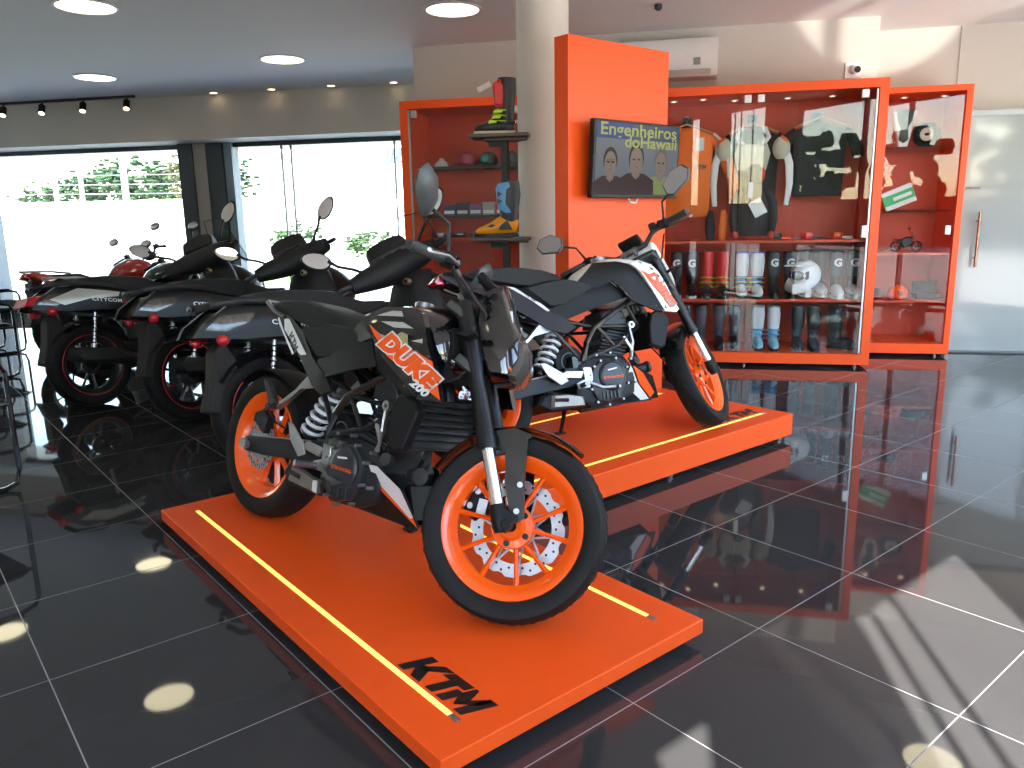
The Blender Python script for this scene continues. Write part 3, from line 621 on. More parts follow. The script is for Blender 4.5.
# neck brace suit with white tag (dark padded jacket form)
j = WT('riding_jacket', 'small black and orange padded suit with a white price card in the large case', 'jacket', .60, 7.22, 1.10)
a = MB(); a.sweep([(0, 0, .02), (0, 0, .15), (0, 0, .33), (0, 0, .42), (.0, 0, .46)], [(.13, .06), (.14, .07), (.13, .065), (.09, .05), (.05, .04)], 16, up=(0, 1, 0)); a.build('body', TS, j)
a = MB(); a.ball((0, 0, .54), (.065, .06, .09), 16); a.build('hood', TS, j)
a = MB(); a.ball((.06, -.02, .54), (.025, .045, .06), 12); a.build('face_edge', mat('cloth_red', (.6, .06, .03), .7), j)
for s_ in (-1, 1):
    a = MB(); a.sweep([(s_*.10, 0, .40), (s_*.16, -.01, .30), (s_*.17, -.02, .16), (s_*.15, -.05, .05)], [(.04, .04), (.04, .04), (.035, .035), (.03, .03)], 10, up=(0, 1, 0)); a.build('sleeve', TS, j)
    a = MB(); a.ball((s_*.15, -.06, .03), (.03, .035, .04), 10); a.build('glove', mat('glove_red', (.5, .04, .02), .6), j)
a = MB(); a.box((.03, -.085, .26), (.11, .002, .14), rot=Matrix.Rotation(R(-28), 4, 'Y')); a.build('price_card', WHITEP, j)
g2 = WT('riding_gloves', 'black and orange pair of gloves left of the padded suit', 'gloves', .30, 7.25, 1.087)
for s_ in (-1, 1):
    a = MB(); a.sweep([(s_*.05, 0, 0), (s_*.055, 0, .10), (s_*.06, 0, .2), (s_*.05, 0, .26)], [(.03, .02), (.045, .022), (.035, .018), (.02, .012)], 12, up=(0, 1, 0)); a.build('glove_body', TS if s_ < 0 else OJ, g2)
rnd = random.Random(3)
for i in range(9):
    u = .80+i*.085; cm = (BOOTK, DECO, WHITEP, REDB, BOOTG)[i % 5]
    nm, cc = (('goggles', 'goggles'), ('wallet', 'wallet'), ('key_ring', 'key ring'))[i % 3]
    o = WT(nm, '%s %s among the small goods on the top shelf of the large case' % (('black', 'orange', 'white', 'red', 'grey')[i % 5], cc), cc, u, 7.24+rnd.uniform(-.04, .08), 1.086, rnd.uniform(-.5, .5), 'small goods on the shelf')
    a = MB()
    if i % 3 == 0: a.sweep([(-.045, .02, .03), (-.02, -.02, .032), (.02, -.02, .032), (.045, .02, .03)], [(.012, .028)]*4, 10); a.build('goggle_frame', cm, o)
    elif i % 3 == 1: a.box((0, 0, .012), (.08, .06, .022)); a.build('cover', cm, o, bevel=.005)
    else: a.sweep([(.025*math.cos(t), .025*math.sin(t), .006) for t in [k*PI/6 for k in range(12)]], .004, 6, closed=True); a.box((.04, 0, .008), (.04, .018, .008)); a.build('ring', cm, o)
# narrow case goods
o = WT('neck_brace', 'white and black neck brace standing on the upper glass shelf of the right case', 'neck brace', 1.92, 7.90, 1.89)
a = MB(); a.prism([(-.10, .18), (.10, .18), (.075, .05), (.04, -.12), (-.04, -.12), (-.075, .05)], -.03, .01); a.build('front_plate', WHITEP, o, bevel=.01)
a = MB(); a.prism([(-.07, .20), (.07, .20), (.06, .10), (.03, .05), (.04, -.06), (0, -.09), (-.04, -.06), (-.03, .05), (-.06, .10)], -.036, -.03); a.build('padding', BOOTK, o)
for ob in [o]: ob.location.z = 1.995
o = WT('small_wheel', 'small black tyre with a pale hub on the upper glass shelf of the right case', 'wheel', 2.14, 8.0, 1.985)
a = MB(); a.lathe([(.06, -.03), (.085, -.035), (.11, -.02), (.115, 0), (.11, .02), (.085, .035), (.06, .03)], 28, closed=True); a.build('tyre', TYRE, o)
a = MB(); a.lathe([(0.001, -.02), (.055, -.02), (.06, -.03), (.06, .02), (.001, .02)], 24); hb = a.build('hub', mat('hub_beige', (.6, .55, .5), .4), o)
a = MB(); a.ball((0, -.022, 0), (.02, .006, .015), 10); a.build('hub_badge', BOOTK, hb)
o = WT('boxed_kit', 'green and white box tilted on the middle glass shelf of the right case', 'box', 1.93, 7.93, 1.325)
a = MB(); a.box((0, 0, .11), (.27, .05, .17), rot=Matrix.Rotation(R(-22), 4, 'Y')); bx = a.build('carton', WHITEP, o, bevel=.003)
a = MB(); a.box((.0, -.027, .11), (.27, .003, .09), rot=Matrix.Rotation(R(-22), 4, 'Y')); a.box((.03, -.029, .12), (.16, .003, .03), 1, rot=Matrix.Rotation(R(-22), 4, 'Y')); a.build('printed_band', [mat('print_green', (.05, .45, .16), .5), WHITEP], bx)
mm = WT('model_motorcycle', 'small black model motorcycle on the middle shelf of the right case', 'model', 2.02, 7.88, .942)
for x in (-.09, .09):
    a = MB(); a.lathe([(.036, -.01), (.046, -.012), (.05, 0), (.046, .012), (.036, .01)], 20, (x, 0, .05), closed=True)
    for k in range(6): a.cyl((x, 0, .05), (x+.038*math.cos(k*PI/3), 0, .05+.038*math.sin(k*PI/3)), .003, 4)
    a.build('wheel', TYRE, mm)
a = MB(); a.inflate([(-.12, .12), (-.04, .115), (0, .14), (.05, .135), (.04, .05), (-.03, .04), (-.05, .09)], [(-.022, .8), (-.014, 1), (.014, 1), (.022, .8)]); a.build('body', BLK, mm)
a = MB(); a.cyl((.09, -.012, .05), (.05, -.012, .16), .004, 6); a.cyl((.09, .012, .05), (.05, .012, .16), .004, 6); a.cyl((.05, -.05, .165), (.05, .05, .165), .004, 6); a.build('fork', STEEL, mm)
a = MB(); a.cyl((.04, .04, .165), (.03, .055, .20), .0025, 5); a.ball((.03, .058, .21), (.012, .006, .012), 8); a.build('mirror', BLK, mm)
o = WT('cap', 'orange cap with dark lettering on the lower shelf of the right case', 'cap', 1.98, 7.86, .512)
a = MB(); a.ball((0, .02, .055), (.085, .09, .075), 20); a.build('crown', DECO, o)
a = MB(); a.prism([(-.07, -.04), (.07, -.04), (.05, -.12), (-.05, -.12)], .022, .03, ax='z'); a.build('brim', DECO, o, bevel=.003)
a = MB(); put_text(a, '7.0', lambda x, z: (x, -.075, .06+z), size=.045, offset=.002); a.build('lettering', DECK, o, smooth=0)
o = WT('cap', 'dark cap tucked against the left side of the right case', 'cap', 1.78, 7.88, .512); a = MB(); a.ball((0, .02, .045), (.07, .08, .06), 18); a.build('crown', BOOTK, o); a = MB(); a.prism([(-.06, -.04), (.06, -.04), (.045, -.11), (-.045, -.11)], .02, .026, ax='z'); a.build('brim', DECO, o, bevel=.003)
o = WT('gift_box', 'dark open gift box on the lower shelf of the right case', 'box', 2.23, 7.90, .512)
a = MB(); a.b2((-.10, -.06, 0), (.10, .07, .05)); a.build('tray', BLK, o, bevel=.003); a = MB(); a.box((0, .08, .09), (.21, .012, .13), rot=Matrix.Rotation(R(-10), 4, 'X')); a.build('lid', BLKM, o)
for u, l in ((1.78, 'left'), (1.86, 'second')):
    o = WT('brake_lever', 'small orange handlebar lever at the %s of the middle shelf in the right case' % l, 'lever', u, 7.80, .942); a = MB(); a.sweep([(-.03, 0, .01), (0, 0, .03), (.03, 0, .03), (.05, 0, .02)], [(.008, .006)]*4, 8); a.build('lever_blade', DECO if l == 'left' else ALU, o)
# left case goods
def cap(u, z, lab, m, n=7.42):
    o = WT('cap', lab, 'cap', u, n, z, R(-20), 'caps in the left display case'); a = MB(); a.ball((0, .02, .045), (.085, .095, .085), 20); a.build('crown', m, o)
    a = MB(); a.prism([(-.075, -.04), (.075, -.04), (.06, -.13), (-.06, -.13)], .015, .022, ax='z'); a.build('brim', m, o, bevel=.003); return o
cap(-2.02, 1.802, 'pink cap on the top shelf of the left display case', mat('cap_pink', (.45, .05, .12), .8))
cp = cap(-1.81, 1.802, 'dark cap with a teal front on the top shelf of the left display case', BOOTK)
a = MB(); a.ball((0, -.02, .055), (.06, .065, .055), 16); a.build('front_panel', mat('cap_teal', (.02, .25, .26), .7), cp)
cap(-1.60, 1.802, 'dark cap at the right of the top shelf behind the boot shelf', BOOTG)
o = WT('trophy', 'small white ornament on the top shelf of the left case', 'ornament', -2.26, 7.42, 1.802); a = MB(); a.box((0, 0, .012), (.12, .06, .024)); a.ball((0, 0, .05), (.03, .02, .035), 10); a.sweep([(-.05, 0, .03), (0, 0, .06), (.05, 0, .03)], .012, 8); a.build('ornament_body', WHITEP, o)
for i in range(5):
    u = -2.20+i*.13; m = (mat('box_blue', (.06, .08, .2), .5), BOOTG, mat('box_violet', (.2, .1, .3), .5), mat('box_grey', (.4, .38, .36), .5), REDB)[i]
    o = WT('accessory_box', '%s accessory box on the small middle shelf of the left case' % ('blue', 'charcoal', 'violet', 'grey', 'red')[i], 'box', u, 7.46, 1.347, 0, 'accessory boxes in the left case'); a = MB(); a.box((0, 0, .05+.01*(i % 2)), (.12, .08, .10+.02*(i % 2))); a.box((0, -.041, .03), (.10, .002, .03), 1); a.build('carton', [m, WHITEP], o, bevel=.003)
for i in range(5):
    u = -2.28+i*.2
    o = WT('sports_glasses', '%s pair of dark wraparound glasses along the lower shelf of the cap case' % ('first', 'second', 'third', 'fourth', 'fifth')[i], 'glasses', u, 7.28, 1.132, .2*i, 'glasses in the left case'); a = MB(); a.sweep([(-.07, .05, .03), (-.055, -.01, .035), (0, -.03, .035), (.055, -.01, .035), (.07, .05, .03)], [(.006, .022)]*5, 10); a.build('lens_bar', BLKG if i % 2 else ALUD, o)
# ------------------------------------------------------------ naked street motorcycle
def lerp(a, b, t): return a+(b-a)*t
def wheel(name, root, cx, cz, r, rr, hw, tw, paint, steerM, spokes=5, disc=None, stripe=None, discside=1):
    a = MB(steerM)
    a.lathe([(rr-.016, -hw), (rr, -hw-.006), (rr+.004, -hw), (rr-.008, -hw*.78), (rr-.03, -hw*.5), (rr-.034, 0), (rr-.03, hw*.5), (rr-.008, hw*.78), (rr+.004, hw), (rr, hw+.006), (rr-.016, hw), (rr-.03, hw*.72), (rr-.045, hw*.4), (rr-.045, -hw*.4), (rr-.03, -hw*.72)], 56, (cx, 0, cz), closed=True)
    a.lathe([(.018, -.05), (.035, -.052), (.045, -.036), (.066, -.030), (.070, -.016), (.055, .02), (.04, .03), (.035, .052), (.018, .05)], 28, (cx, 0, cz), closed=True)
    for k in range(spokes):
        for s in (-1, 1):
            a0 = 2*PI*k/spokes+.3+s*.17; a1 = 2*PI*k/spokes+.3+s*.30
            p0 = (cx+.045*math.cos(a0), 0, cz+.045*math.sin(a0)); p1 = (cx+(rr-.034)*math.cos(a1), 0, cz+(rr-.034)*math.sin(a1))
            pm = tuple(lerp(p0[i], p1[i], .5) for i in range(3))
            a.sweep([p0, pm, p1], [(.016, .0095), (.014, .0072), (.017, .0105)], 6, up=(-math.sin(a1), 0, math.cos(a1)))
    w = a.build(name, paint, root)
    a = MB(steerM)
    prof = [(rr-.006, -hw+.004), (rr+.004, -hw-.004), (lerp(rr, r, .45), -tw), (lerp(rr, r, .75), -tw*.93), (lerp(rr, r, .92), -tw*.62), (r-.002, -tw*.28), (r, 0)]
    prof = prof+[(q, -h) for q, h in prof[-2::-1]]
    a.lathe(prof+[(rr-.008, 0)], 64, (cx, 0, cz), closed=True)
    # tread grooves as raised darker sipes
    for k in range(28):
        for s in (-1, 1):
            t0 = 2*PI*k/28+(.11 if s > 0 else 0); pts = []
            for q in range(4):
                f = q/3; h = s*tw*lerp(.12, .72, f); rad = r*1.0-(.0 if f < .3 else (f-.3)**2*.06*tw/.056*.35)+.0006; t = t0+s*0+f*.13
                pts.append((cx+rad*math.cos(t), h, cz+rad*math.sin(t)))
            a.sweep(pts, [(.0014, .001)]*4, 4, mi=1)
    a.build('tyre', [TYRE, mat('tyre_sipe', (.004, .004, .004), .8)], w)
    if stripe:
        a = MB(steerM); a.lathe([(rr+.0005, -hw-.009), (rr+.006, -hw-.008), (rr+.006, hw+.008), (rr+.0005, hw+.009)], 56, (cx, 0, cz)); 
        a = MB(steerM)
        for s in (-1, 1): a.lathe([(rr-.003, s*(hw+.0075)), (rr+.003, s*(hw+.0075))], 56, (cx, 0, cz), closed=False) if False else a.sweep([(cx+(rr)*math.cos(t), s*(hw+.006), cz+(rr)*math.sin(t)) for t in [k*2*PI/56 for k in range(56)]], .0032, 5, closed=True, up=(0, 1, 0))
        a.build('rim_stripe', stripe, w)
    if disc:
        R0, R1, y = disc; a = MB(steerM)
        ro = []; n = 72
        outer = [(R0+(.004 if k % 6 < 4 else -.004)) for k in range(n)]
        def ringp(f, yy): return [(cx+f(k)*math.cos(2*PI*k/n), yy, cz+f(k)*math.sin(2*PI*k/n)) for k in range(n)]
        a.rings([ringp(lambda k: R1, y-.002), ringp(lambda k: outer[k], y-.002), ringp(lambda k: outer[k], y+.002), ringp(lambda k: R1, y+.002)], closed=True)
        for k in range(10):
            t = 2*PI*k/10
            for s in (-1, 1): a.sweep([(cx+R1*math.cos(t), y, cz+R1*math.sin(t)), (cx+.055*math.cos(t+s*.35), y, cz+.055*math.sin(t+s*.35))], [(.004, .003)]*2, 6, up=(0, 1, 0))
        a.lathe([(.03, y-.003), (.062, y-.003), (.062, y+.003), (.03, y+.003)], 30, (cx, 0, cz), closed=True)
        for k in range(36):
            t = 2*PI*k/36+.05; rad = lerp(R1, R0, .35 if k % 2 else .68)
            a.cyl((cx+rad*math.cos(t), y-.0026, cz+rad*math.sin(t)), (cx+rad*math.cos(t), y+.0026, cz+rad*math.sin(t)), .0042, 8, mi=1)
        a.build('brake_disc', [DISC, BLK], w)
    return w
def steer_matrix(x0, rake, ang):
    ax_ = Vector((-math.sin(rake), 0, math.cos(rake)))
    return Matrix.Translation((x0, 0, 0)) @ Matrix.Rotation(ang, 4, ax_) @ Matrix.Translation((-x0, 0, 0))

def street_bike(label, loc, head, lean, steer, liv):
    b = thing('motorcycle', label, 'motorcycle', loc, (-lean, 0, head))
    S = steer_matrix(1.461, R(25), steer)
    dark = liv == 'black'
    BODY = BLKG if dark else WHITE
    # wheels
    wheel('rear_wheel', b, 0, .306, .306, .222, .062, .076, WHEEL_O, Matrix(), disc=(.100, .078, -.075))
    fw = wheel('front_wheel', b, 1.361, .293, .293, .222, .042, .057, WHEEL_O, S, disc=(.150, .112, .062))
    a = MB(S)
    for k in range(5):
        t = 2*PI*k/5+.9; a.cyl((1.361+.053*math.cos(t), -.0385, .293+.053*math.sin(t)), (1.361+.053*math.cos(t), -.028, .293+.053*math.sin(t)), .0095, 12)
    a.build('hub_hole', BLK, fw)
    # swingarm, hugger
    a = MB()
    pr = [(.57, .41), (.38, .39), (.12, .352), (-.05, .335), (-.07, .30), (-.05, .272), (.10, .278), (.26, .295), (.55, .32)]
    for s in (-1, 1): a.prism(pr, s*.088, s*.122)
    a.b2((.45, -.12, .32), (.56, .12, .41)); sw = a.build('swingarm', ENG2, b, bevel=.006)
    a = MB()
    for s in (-1, 1): a.cyl((0-.02, s*.122, .30), (-.02, s*.145, .30), .017, 6); a.prism([(-.075, .285), (-.03, .28), (-.03, .325), (-.075, .32)], s*.122, s*.130)
    a.sweep([(.42, -.124, .392), (.2, -.128, .366), (.02, -.128, .345)], .004, 6); a.build('axle_nut', ALU, sw)
    a = MB()
    for k in range(14):
        pass
    arc = [R(t) for t in range(18, 133, 8)]
    rs = []
    for t in arc: rs.append([(.327*math.cos(t)*(1+.04*(y_/.09)**2*-1), y_, .306+.327*math.sin(t)*(1-.04*(y_/.09)**2)) for y_ in (-.092, -.08, -.045, 0, .045, .08, .092)])
    vs = [p for r_ in rs for p in r_]; fs = [[i*7+j, i*7+j+1, (i+1)*7+j+1, (i+1)*7+j] for i in range(len(rs)-1) for j in range(6)]
    a.add(vs, fs); a.add([(p[0]*.985, p[1], .306+(p[2]-.306)*.985) for p in vs], [f[::-1] for f in fs])
    a.prism([(.30, .38), (.36, .52), (.42, .50), (.44, .38)], -.05, .05); a.build('rear_hugger', BLKM, b)
    a = MB(); a.inflate([(.055, .36), (.075, .43), (.03, .455), (-.02, .44), (-.03, .40), (.01, .39)], [(-.115, .8), (-.105, 1), (-.07, 1)]); a.sweep([(.0, -.10, .44), (.06, -.11, .47), (.12, -.10, .42), (.2, -.09, .40)], .004, 6); a.build('rear_caliper', ENG2, b)
    # shock
    a = MB(); ts, bs = Vector((.465, -.065, .60)), Vector((.345, -.075, .415)); d = (ts-bs)
    a.cyl(bs-d*.12, bs+d*.5, .016, 12); a.cyl(bs+d*.3, ts+d*.1, .024, 14); a.cyl(bs-d*.02, bs+d*.04, .045, 18); a.cyl(ts-d*.06, ts, .045, 18); sh = a.build('shock_absorber', ALUD, b)
    a = MB(); u1 = d.cross(Vector((0, 1, 0))).normalized(); u2 = d.cross(u1).normalized()
    a.sweep([bs+d*(.02+.93*k/90)+(u1*math.cos(k*2*PI*6/90)+u2*math.sin(k*2*PI*6/90))*.040 for k in range(91)], .0078, 7); a.build('coil_spring', SPRING, sh)
    # trellis frame
    a = MB()
    for s in (-1, 1):
        def P(x, z, y): return (x, s*y, z)
        T = lambda *p, r=.0135: a.sweep(list(p), r, 10)
        T(P(1.02, .80, .03), P(.95, .765, .09), P(.84, .70, .135), P(.63, .592, .145), P(.575, .52, .145), P(.555, .43, .14))
        T(P(.99, .66, .03), P(.91, .585, .12), P(.746, .488, .145), P(.56, .445, .14), r=.011)
        T(P(.645, .60, .145), P(.735, .495, .145), r=.009); T(P(.65, .597, .145), P(.915, .583, .12), r=.009); T(P(.84, .70, .135), P(.905, .59, .12), r=.009)
        T(P(.63, .60, .12), P(.42, .66, .10), P(.10, .80, .09), P(-.05, .86, .07), r=.010); T(P(.54, .45, .12), P(.44, .58, .11), P(.30, .70, .09), r=.010)
    a.cyl((.995, 0, .63), (.93, 0, .83), .03, 14); a.b2((.50, -.12, .33), (.58, .12, .46)); a.build('trellis_frame', FRAMEM, b)
    # engine
    a = MB()
    a.inflate([(.50, .27), (.52, .42), (.60, .46), (.80, .44), (.86, .36), (.84, .25), (.74, .21), (.58, .20)], [(-.13, .86), (-.115, 1), (.12, 1), (.14, .86)])
    e = a.build('engine', ENG2, b, bevel=.004)
    a = MB(); dx, dz = .16, .98
    for k in range(9):
        t = k/8; c = Vector((.735+.03*t*3, 0, .45+.125*t)); a.box(c, (.155, .185, .009 if k else .02), rot=Matrix.Rotation(R(12), 4, 'Y'))
    a.box((.765, 0, .50), (.125, .15, .14), rot=Matrix.Rotation(R(12), 4, 'Y')); a.build('cylinder_block', ENG, e, bevel=.002)
    a = MB(); a.box((.785, 0, .615), (.15, .19, .06), rot=Matrix.Rotation(R(12), 4, 'Y')); a.inflate([(.71, .635), (.72, .675), (.79, .69), (.86, .665), (.87, .62)], [(-.095, .8), (-.08, 1), (.08, 1), (.095, .8)]); a.build('cylinder_head', ENG, e, bevel=.006)
    a = MB()
    a.inflate([(.600, .40), (.64, .425), (.73, .425), (.785, .38), (.78, .31), (.735, .235), (.66, .215), (.60, .235), (.575, .29), (.58, .36)], [(-.132, 1.0), (-.148, .97), (-.152, .9)])
    cv = a.build('clutch_cover', COVER, e)
    a = MB(); a.lathe([(.074, -.150), (.074, -.160), (.068, -.167), (.060, -.1695), (.001, -.170)], 40, (.692, 0, .345)); a.build('clutch_cap', COVER, e)
    a = MB(); put_text(a, 'KTM RACING', lambda x, z: (.692+x, -.1712, .338+z), size=.0175, offset=.0004, sx=1.1); a.build('cover_lettering', DECO, cv, smooth=0)
    a = MB(); a.add([(.66, -.1712, .378), (.715, -.1712, .385), (.72, -.1712, .379), (.665, -.1712, .372)], [(0, 1, 2, 3)]); a.build('cover_badge', DECW, cv, smooth=0)
    for x, z in ((.60, .40), (.64, .425), (.73, .43), (.79, .38), (.785, .30), (.745, .225), (.66, .205), (.595, .225), (.57, .29), (.575, .36), (.62, .455), (.70, .46), (.82, .42), (.83, .30)): a = MB(); a.cyl((x, -.13, z), (x, -.156, z), .0065, 6); a.build('engine_bolt', ENGB, e)
    a = MB()
    for k in range(5): a.b2((.625+k*.022, -.158, .235), (.634+k*.022, -.140, .272))
    a.build('cover_fins', COVER, e, bevel=.001)
    a = MB(); a.lathe([(.08, .135), (.08, .15), (.06, .165), (.001, .165)], 30, (.62, 0, .35)); a.build('generator_cover', COVER, e)
    a = MB(); a.lathe([(.001, -.065), (.078, -.065), (.083, -.055), (.083, .06), (.001, .06)], 30, (.515, 0, .44)); a.lathe([(.042, -.0665), (.047, -.0665), (.047, -.065), (.042, -.065)], 30, (.515, 0, .44), closed=True, mi=1); a.build('air_canister', [BLKM, DECG], b)
    a = MB(); a.sweep([(.845, -.135, .575), (.85, -.14, .50), (.83, -.138, .43)], [(.008, .012)]*3, 8); a.lathe([(.008, -.15), (.018, -.15), (.018, -.13), (.008, -.13)], 16, (.852, 0, .59), closed=True); a.sweep([(.80, -.14, .535), (.84, -.14, .47), (.83, -.138, .43)], [(.006, .009)]*3, 8); a.build('engine_mount', ALU, b)
    a = MB(); a.cyl((.90, -.02, .36), (.97, -.06, .37), .026, 14); a.cyl((.97, -.06, .37), (.985, -.062, .372), .03, 14); a.cyl((.86, -.10, .40), (.87, -.13, .41), .022, 14); a.build('starter_motor', ENG, b)
    a = MB(); a.sweep([(.84, .02, .56), (.93, .02, .52), (.945, -.01, .42), (.90, -.03, .30), (.80, -.03, .21), (.55, -.04, .20)], .019, 12); a.build('exhaust_header', ENG2, b)
    a = MB(); a.inflate([(.27, .245), (.30, .285), (.36, .302), (.50, .275), (.54, .245), (.53, .205), (.34, .205)], [(-.135, .85), (-.12, 1), (.06, 1), (.07, .9)]); ex = a.build('exhaust_muffler', BLKM, b, bevel=.004)
    a = MB(); a.inflate([(.34, .225), (.35, .285), (.43, .283), (.525, .262), (.53, .215)], [(-.152, .85), (-.14, 1), (-.10, 1)]); a.build('muffler_cover', mat('muffler_satin', (.30, .27, .24), .5, metal=.8), ex)
    a = MB(); a.cyl((.36, -.153, .262), (.43, -.153, .255), .009, 8); a.build('muffler_outlet', BLK, ex)
    # belly pan
    Yb = lambda x, z: -(.135-max(0, .37-z)*.42)
    a = MB(); P1 = [(.56, .245), (.75, .25), (.80, .33), (.815, .385), (.86, .375), (.965, .32), (1.02, .205), (.90, .198), (.56, .195)]
    a.sheet(P1, Yb, 0, -.006); a.mirror_y(); a.b2((.57, -.065, .195), (.97, .065, .202))
    a.prism([(.93, .205), (.99, .225), (.94, .33), (.92, .33)], -.06, .06); bp = a.build('belly_pan', BLKM, b)
    a = MB(); a.sheet([(.822, .385), (.800, .332), (.83, .262), (.905, .203), (.955, .205), (.875, .29)] if not dark else [(.798, .376), (.845, .380), (.955, .325), (1.002, .238), (.985, .228), (.812, .338)], Yb, .0025); a.build_lr('belly_decal_white', DECW, bp)
    a = MB(); a.sheet([(.835, .385), (.885, .288), (.962, .21), (.985, .235), (.90, .34)] if not dark else [(.812, .338), (.985, .228), (1.002, .238), (1.02, .203), (.845, .298)], Yb, .004); a.build_lr('belly_decal_orange', DECO, bp)
    # seat & tail
    Yt = lambda x, z: -(.075+.06*min(1, max(0, x)/.45))
    a = MB()
    for y0, y1, f0, f1 in ((0, 0, 0, 0),):
        pil = [(-.03, .895), (.05, .918), (.225, .925), (.41, .897), (.50, .868), (.53, .835), (.40, .80), (.20, .83), (.02, .868)]
        st = [(.50, .845), (.56, .835), (.64, .812), (.70, .815), (.70, .775), (.64, .755), (.47, .705), (.38, .70), (.24, .81), (.40, .84)]
        a.inflate(pil, [(-.125, .78), (-.112, .93), (-.08, 1), (0, 1.03), (.08, 1), (.112, .93), (.125, .78)])
        a.inflate(st, [(-.15, .82), (-.135, .95), (-.09, 1), (0, 1.0), (.09, 1), (.135, .95), (.15, .82)])
    a.build('seat', SEATM, b)
    a = MB(); tp = [(-.10, .905), (-.02, .895), (.10, .86), (.24, .80), (.36, .705), (.47, .655), (.53, .60), (.47, .575), (.39, .60), (.30, .665), (.14, .77), (-.05, .85), (-.11, .885)]
    a.sheet(tp, Yt, .012, -.02); a.mirror_y(); a.b2((-.09, -.08, .86), (.02, .08, .885)); tl = a.build('tail_panel', BLKM if dark else mat('tail_maroon_black', (.016, .007, .008), .4, spec=.25), b)
    a = MB(); wd = [(.012, .832), (.085, .842), (.115, .84), (.31, .712), (.262, .700), (.205, .700)]
    if dark:
        a.sheet([(.065, .842), (.112, .842), (.312, .712), (.268, .706), (.245, .712), (.085, .795)], Yt, .0145)
        a.sheet([(.002, .838), (.014, .845), (.088, .785), (.205, .708), (.19, .700), (.03, .812)], Yt, .0145)
    else: a.sheet([(.20, .826), (.235, .818), (.33, .755), (.40, .692), (.385, .690), (.29, .765)], Yt, .0145)
    dc = a.build_lr('tail_decal', DECW, tl)
    a = MB(); ang = R(-38)
    def FT(x, y): X = x*.030; Z = y*.034; return (.188+X*math.cos(ang)-Z*math.sin(ang), -(.075+.06*(.188/.45))-.0165-.001, .752+X*math.sin(ang)+Z*math.cos(ang))
    def FT2(x, y):
        p = FT(x, y); return (p[0], Yt(p[0], p[2])-.0158, p[2])
    if dark: ktm(a, FT2, shear=.15)
    else: put_text(a, 'DUKE 200', lambda x, y: (lambda X, Z: (X, Yt(X, Z)-.0158, Z))(.30+x*.72+y*.66, .772-x*.69+y*.72), size=.020, offset=.0006)
    a.build('tail_lettering', DECK, dc, smooth=0)
    a = MB()
    for s in (-1, 1): a.sweep([(-.095, s*.085, .905), (-.05, s*.115, .90), (.05, s*.135, .865), (.12, s*.13, .845)], [(.010, .008)]*4, 8)
    a.cyl((-.095, -.085, .905), (-.095, .085, .905), .009, 8); a.build('grab_rail', ALUD if dark else BLK, b)
    a = MB(); a.inflate([(-.145, .875), (-.12, .90), (-.09, .895), (-.09, .86), (-.13, .86)], [(-.06, .8), (-.05, 1), (.05, 1), (.06, .8)]); a.build('tail_lamp', RED, b)
    # side panel under the rider
    Ys = lambda x, z: -(.138+.03*math.sin(min(1, max(0, (x-.4)/.4))*PI/2)-.25*max(0, z-.76))
    a = MB(); a.sheet([(.40, .700), (.60, .765), (.70, .815), (.76, .835), (.83, .727), (.635, .685), (.47, .64), (.40, .665)], Ys, 0, -.014); a.build_lr('side_panel', BLKM, b)
    # tank
    secs = [(.555, .05, .80, .765), (.60, .085, .845, .76), (.66, .115, .895, .75), (.74, .150, .935, .72), (.82, .182, .948, .70), (.91, .182, .945, .70), (1.0, .165, .925, .71), (1.06, .13, .89, .72), (1.10, .08, .845, .74)]
    rs = []
    for x, w, zt, zb in secs:
        r_ = []
        for k in range(24):
            t = 2*PI*k/24; c, s_ = math.cos(t), math.sin(t)
            yy = w*abs(c)**.75*(1 if c > 0 else -1); zz = (zb+zt)/2+(zt-zb)/2*abs(s_)**.75*(1 if s_ > 0 else -1)
            r_.append((x, yy, zz))
        rs.append(r_)
    a = MB(); a.rings(rs); tk = a.build('tank', BODY, b, smooth=50)
    a = MB(); a.cyl((.80, 0, .945), (.80, 0, .962), .036, 24); a.cyl((.80, 0, .962), (.80, 0, .966), .028, 24); a.build('filler_cap', ALUD, tk)
    # rear tank cover (matte)
    Yc = lambda x, z: -(lerp(.120, .192, min(1, max(0, (x-.54)/.28)))-2.6*max(0, z-.845)**1.6)
    a = MB(); a.sheet([(.55, .797), (.69, .912), (.745, .915), (.80, .87), (.80, .845), (1.02, .68), (1.058, .650), (.998, .638), (.834, .708), (.755, .812), (.60, .768)] if dark else [(.55, .797), (.565, .815), (.69, .918), (.80, .914), (.895, .885), (.99, .775), (1.05, .655), (.998, .640), (.834, .708), (.755, .812), (.60, .768)], Yc, .004, -.014); a.build_lr('tank_side_cover', BLKM, b)
    a = MB(); a.sweep([(.758, Yc(.758, .81)-.004, .81), (.80, Yc(.8, .75)-.006, .758), (.834, Yc(.834, .71)-.005, .712)], .005, 6); a.build_lr('cover_edge', BLKG, b)
    # shrouds
    Yh = lambda x, z: -(lerp(.232, .182, min(1, max(0, (x-.80)/.33)))-2.0*max(0, z-.83)**1.5)
    if dark: shp = [(.775, .85), (.765, .90), (.80, .922), (.905, .930), (.975, .912), (1.03, .865), (1.095, .75), (1.152, .642), (1.055, .635), (.90, .738)]
    else: shp = [(.86, .895), (.93, .915), (1.0, .885), (1.065, .775), (1.135, .645), (1.115, .632), (1.035, .640), (.96, .76), (.89, .865)]
    a = MB(); a.sheet(shp, Yh, 0, -.022); sr = a.build_lr('tank_shroud', BODY, b)
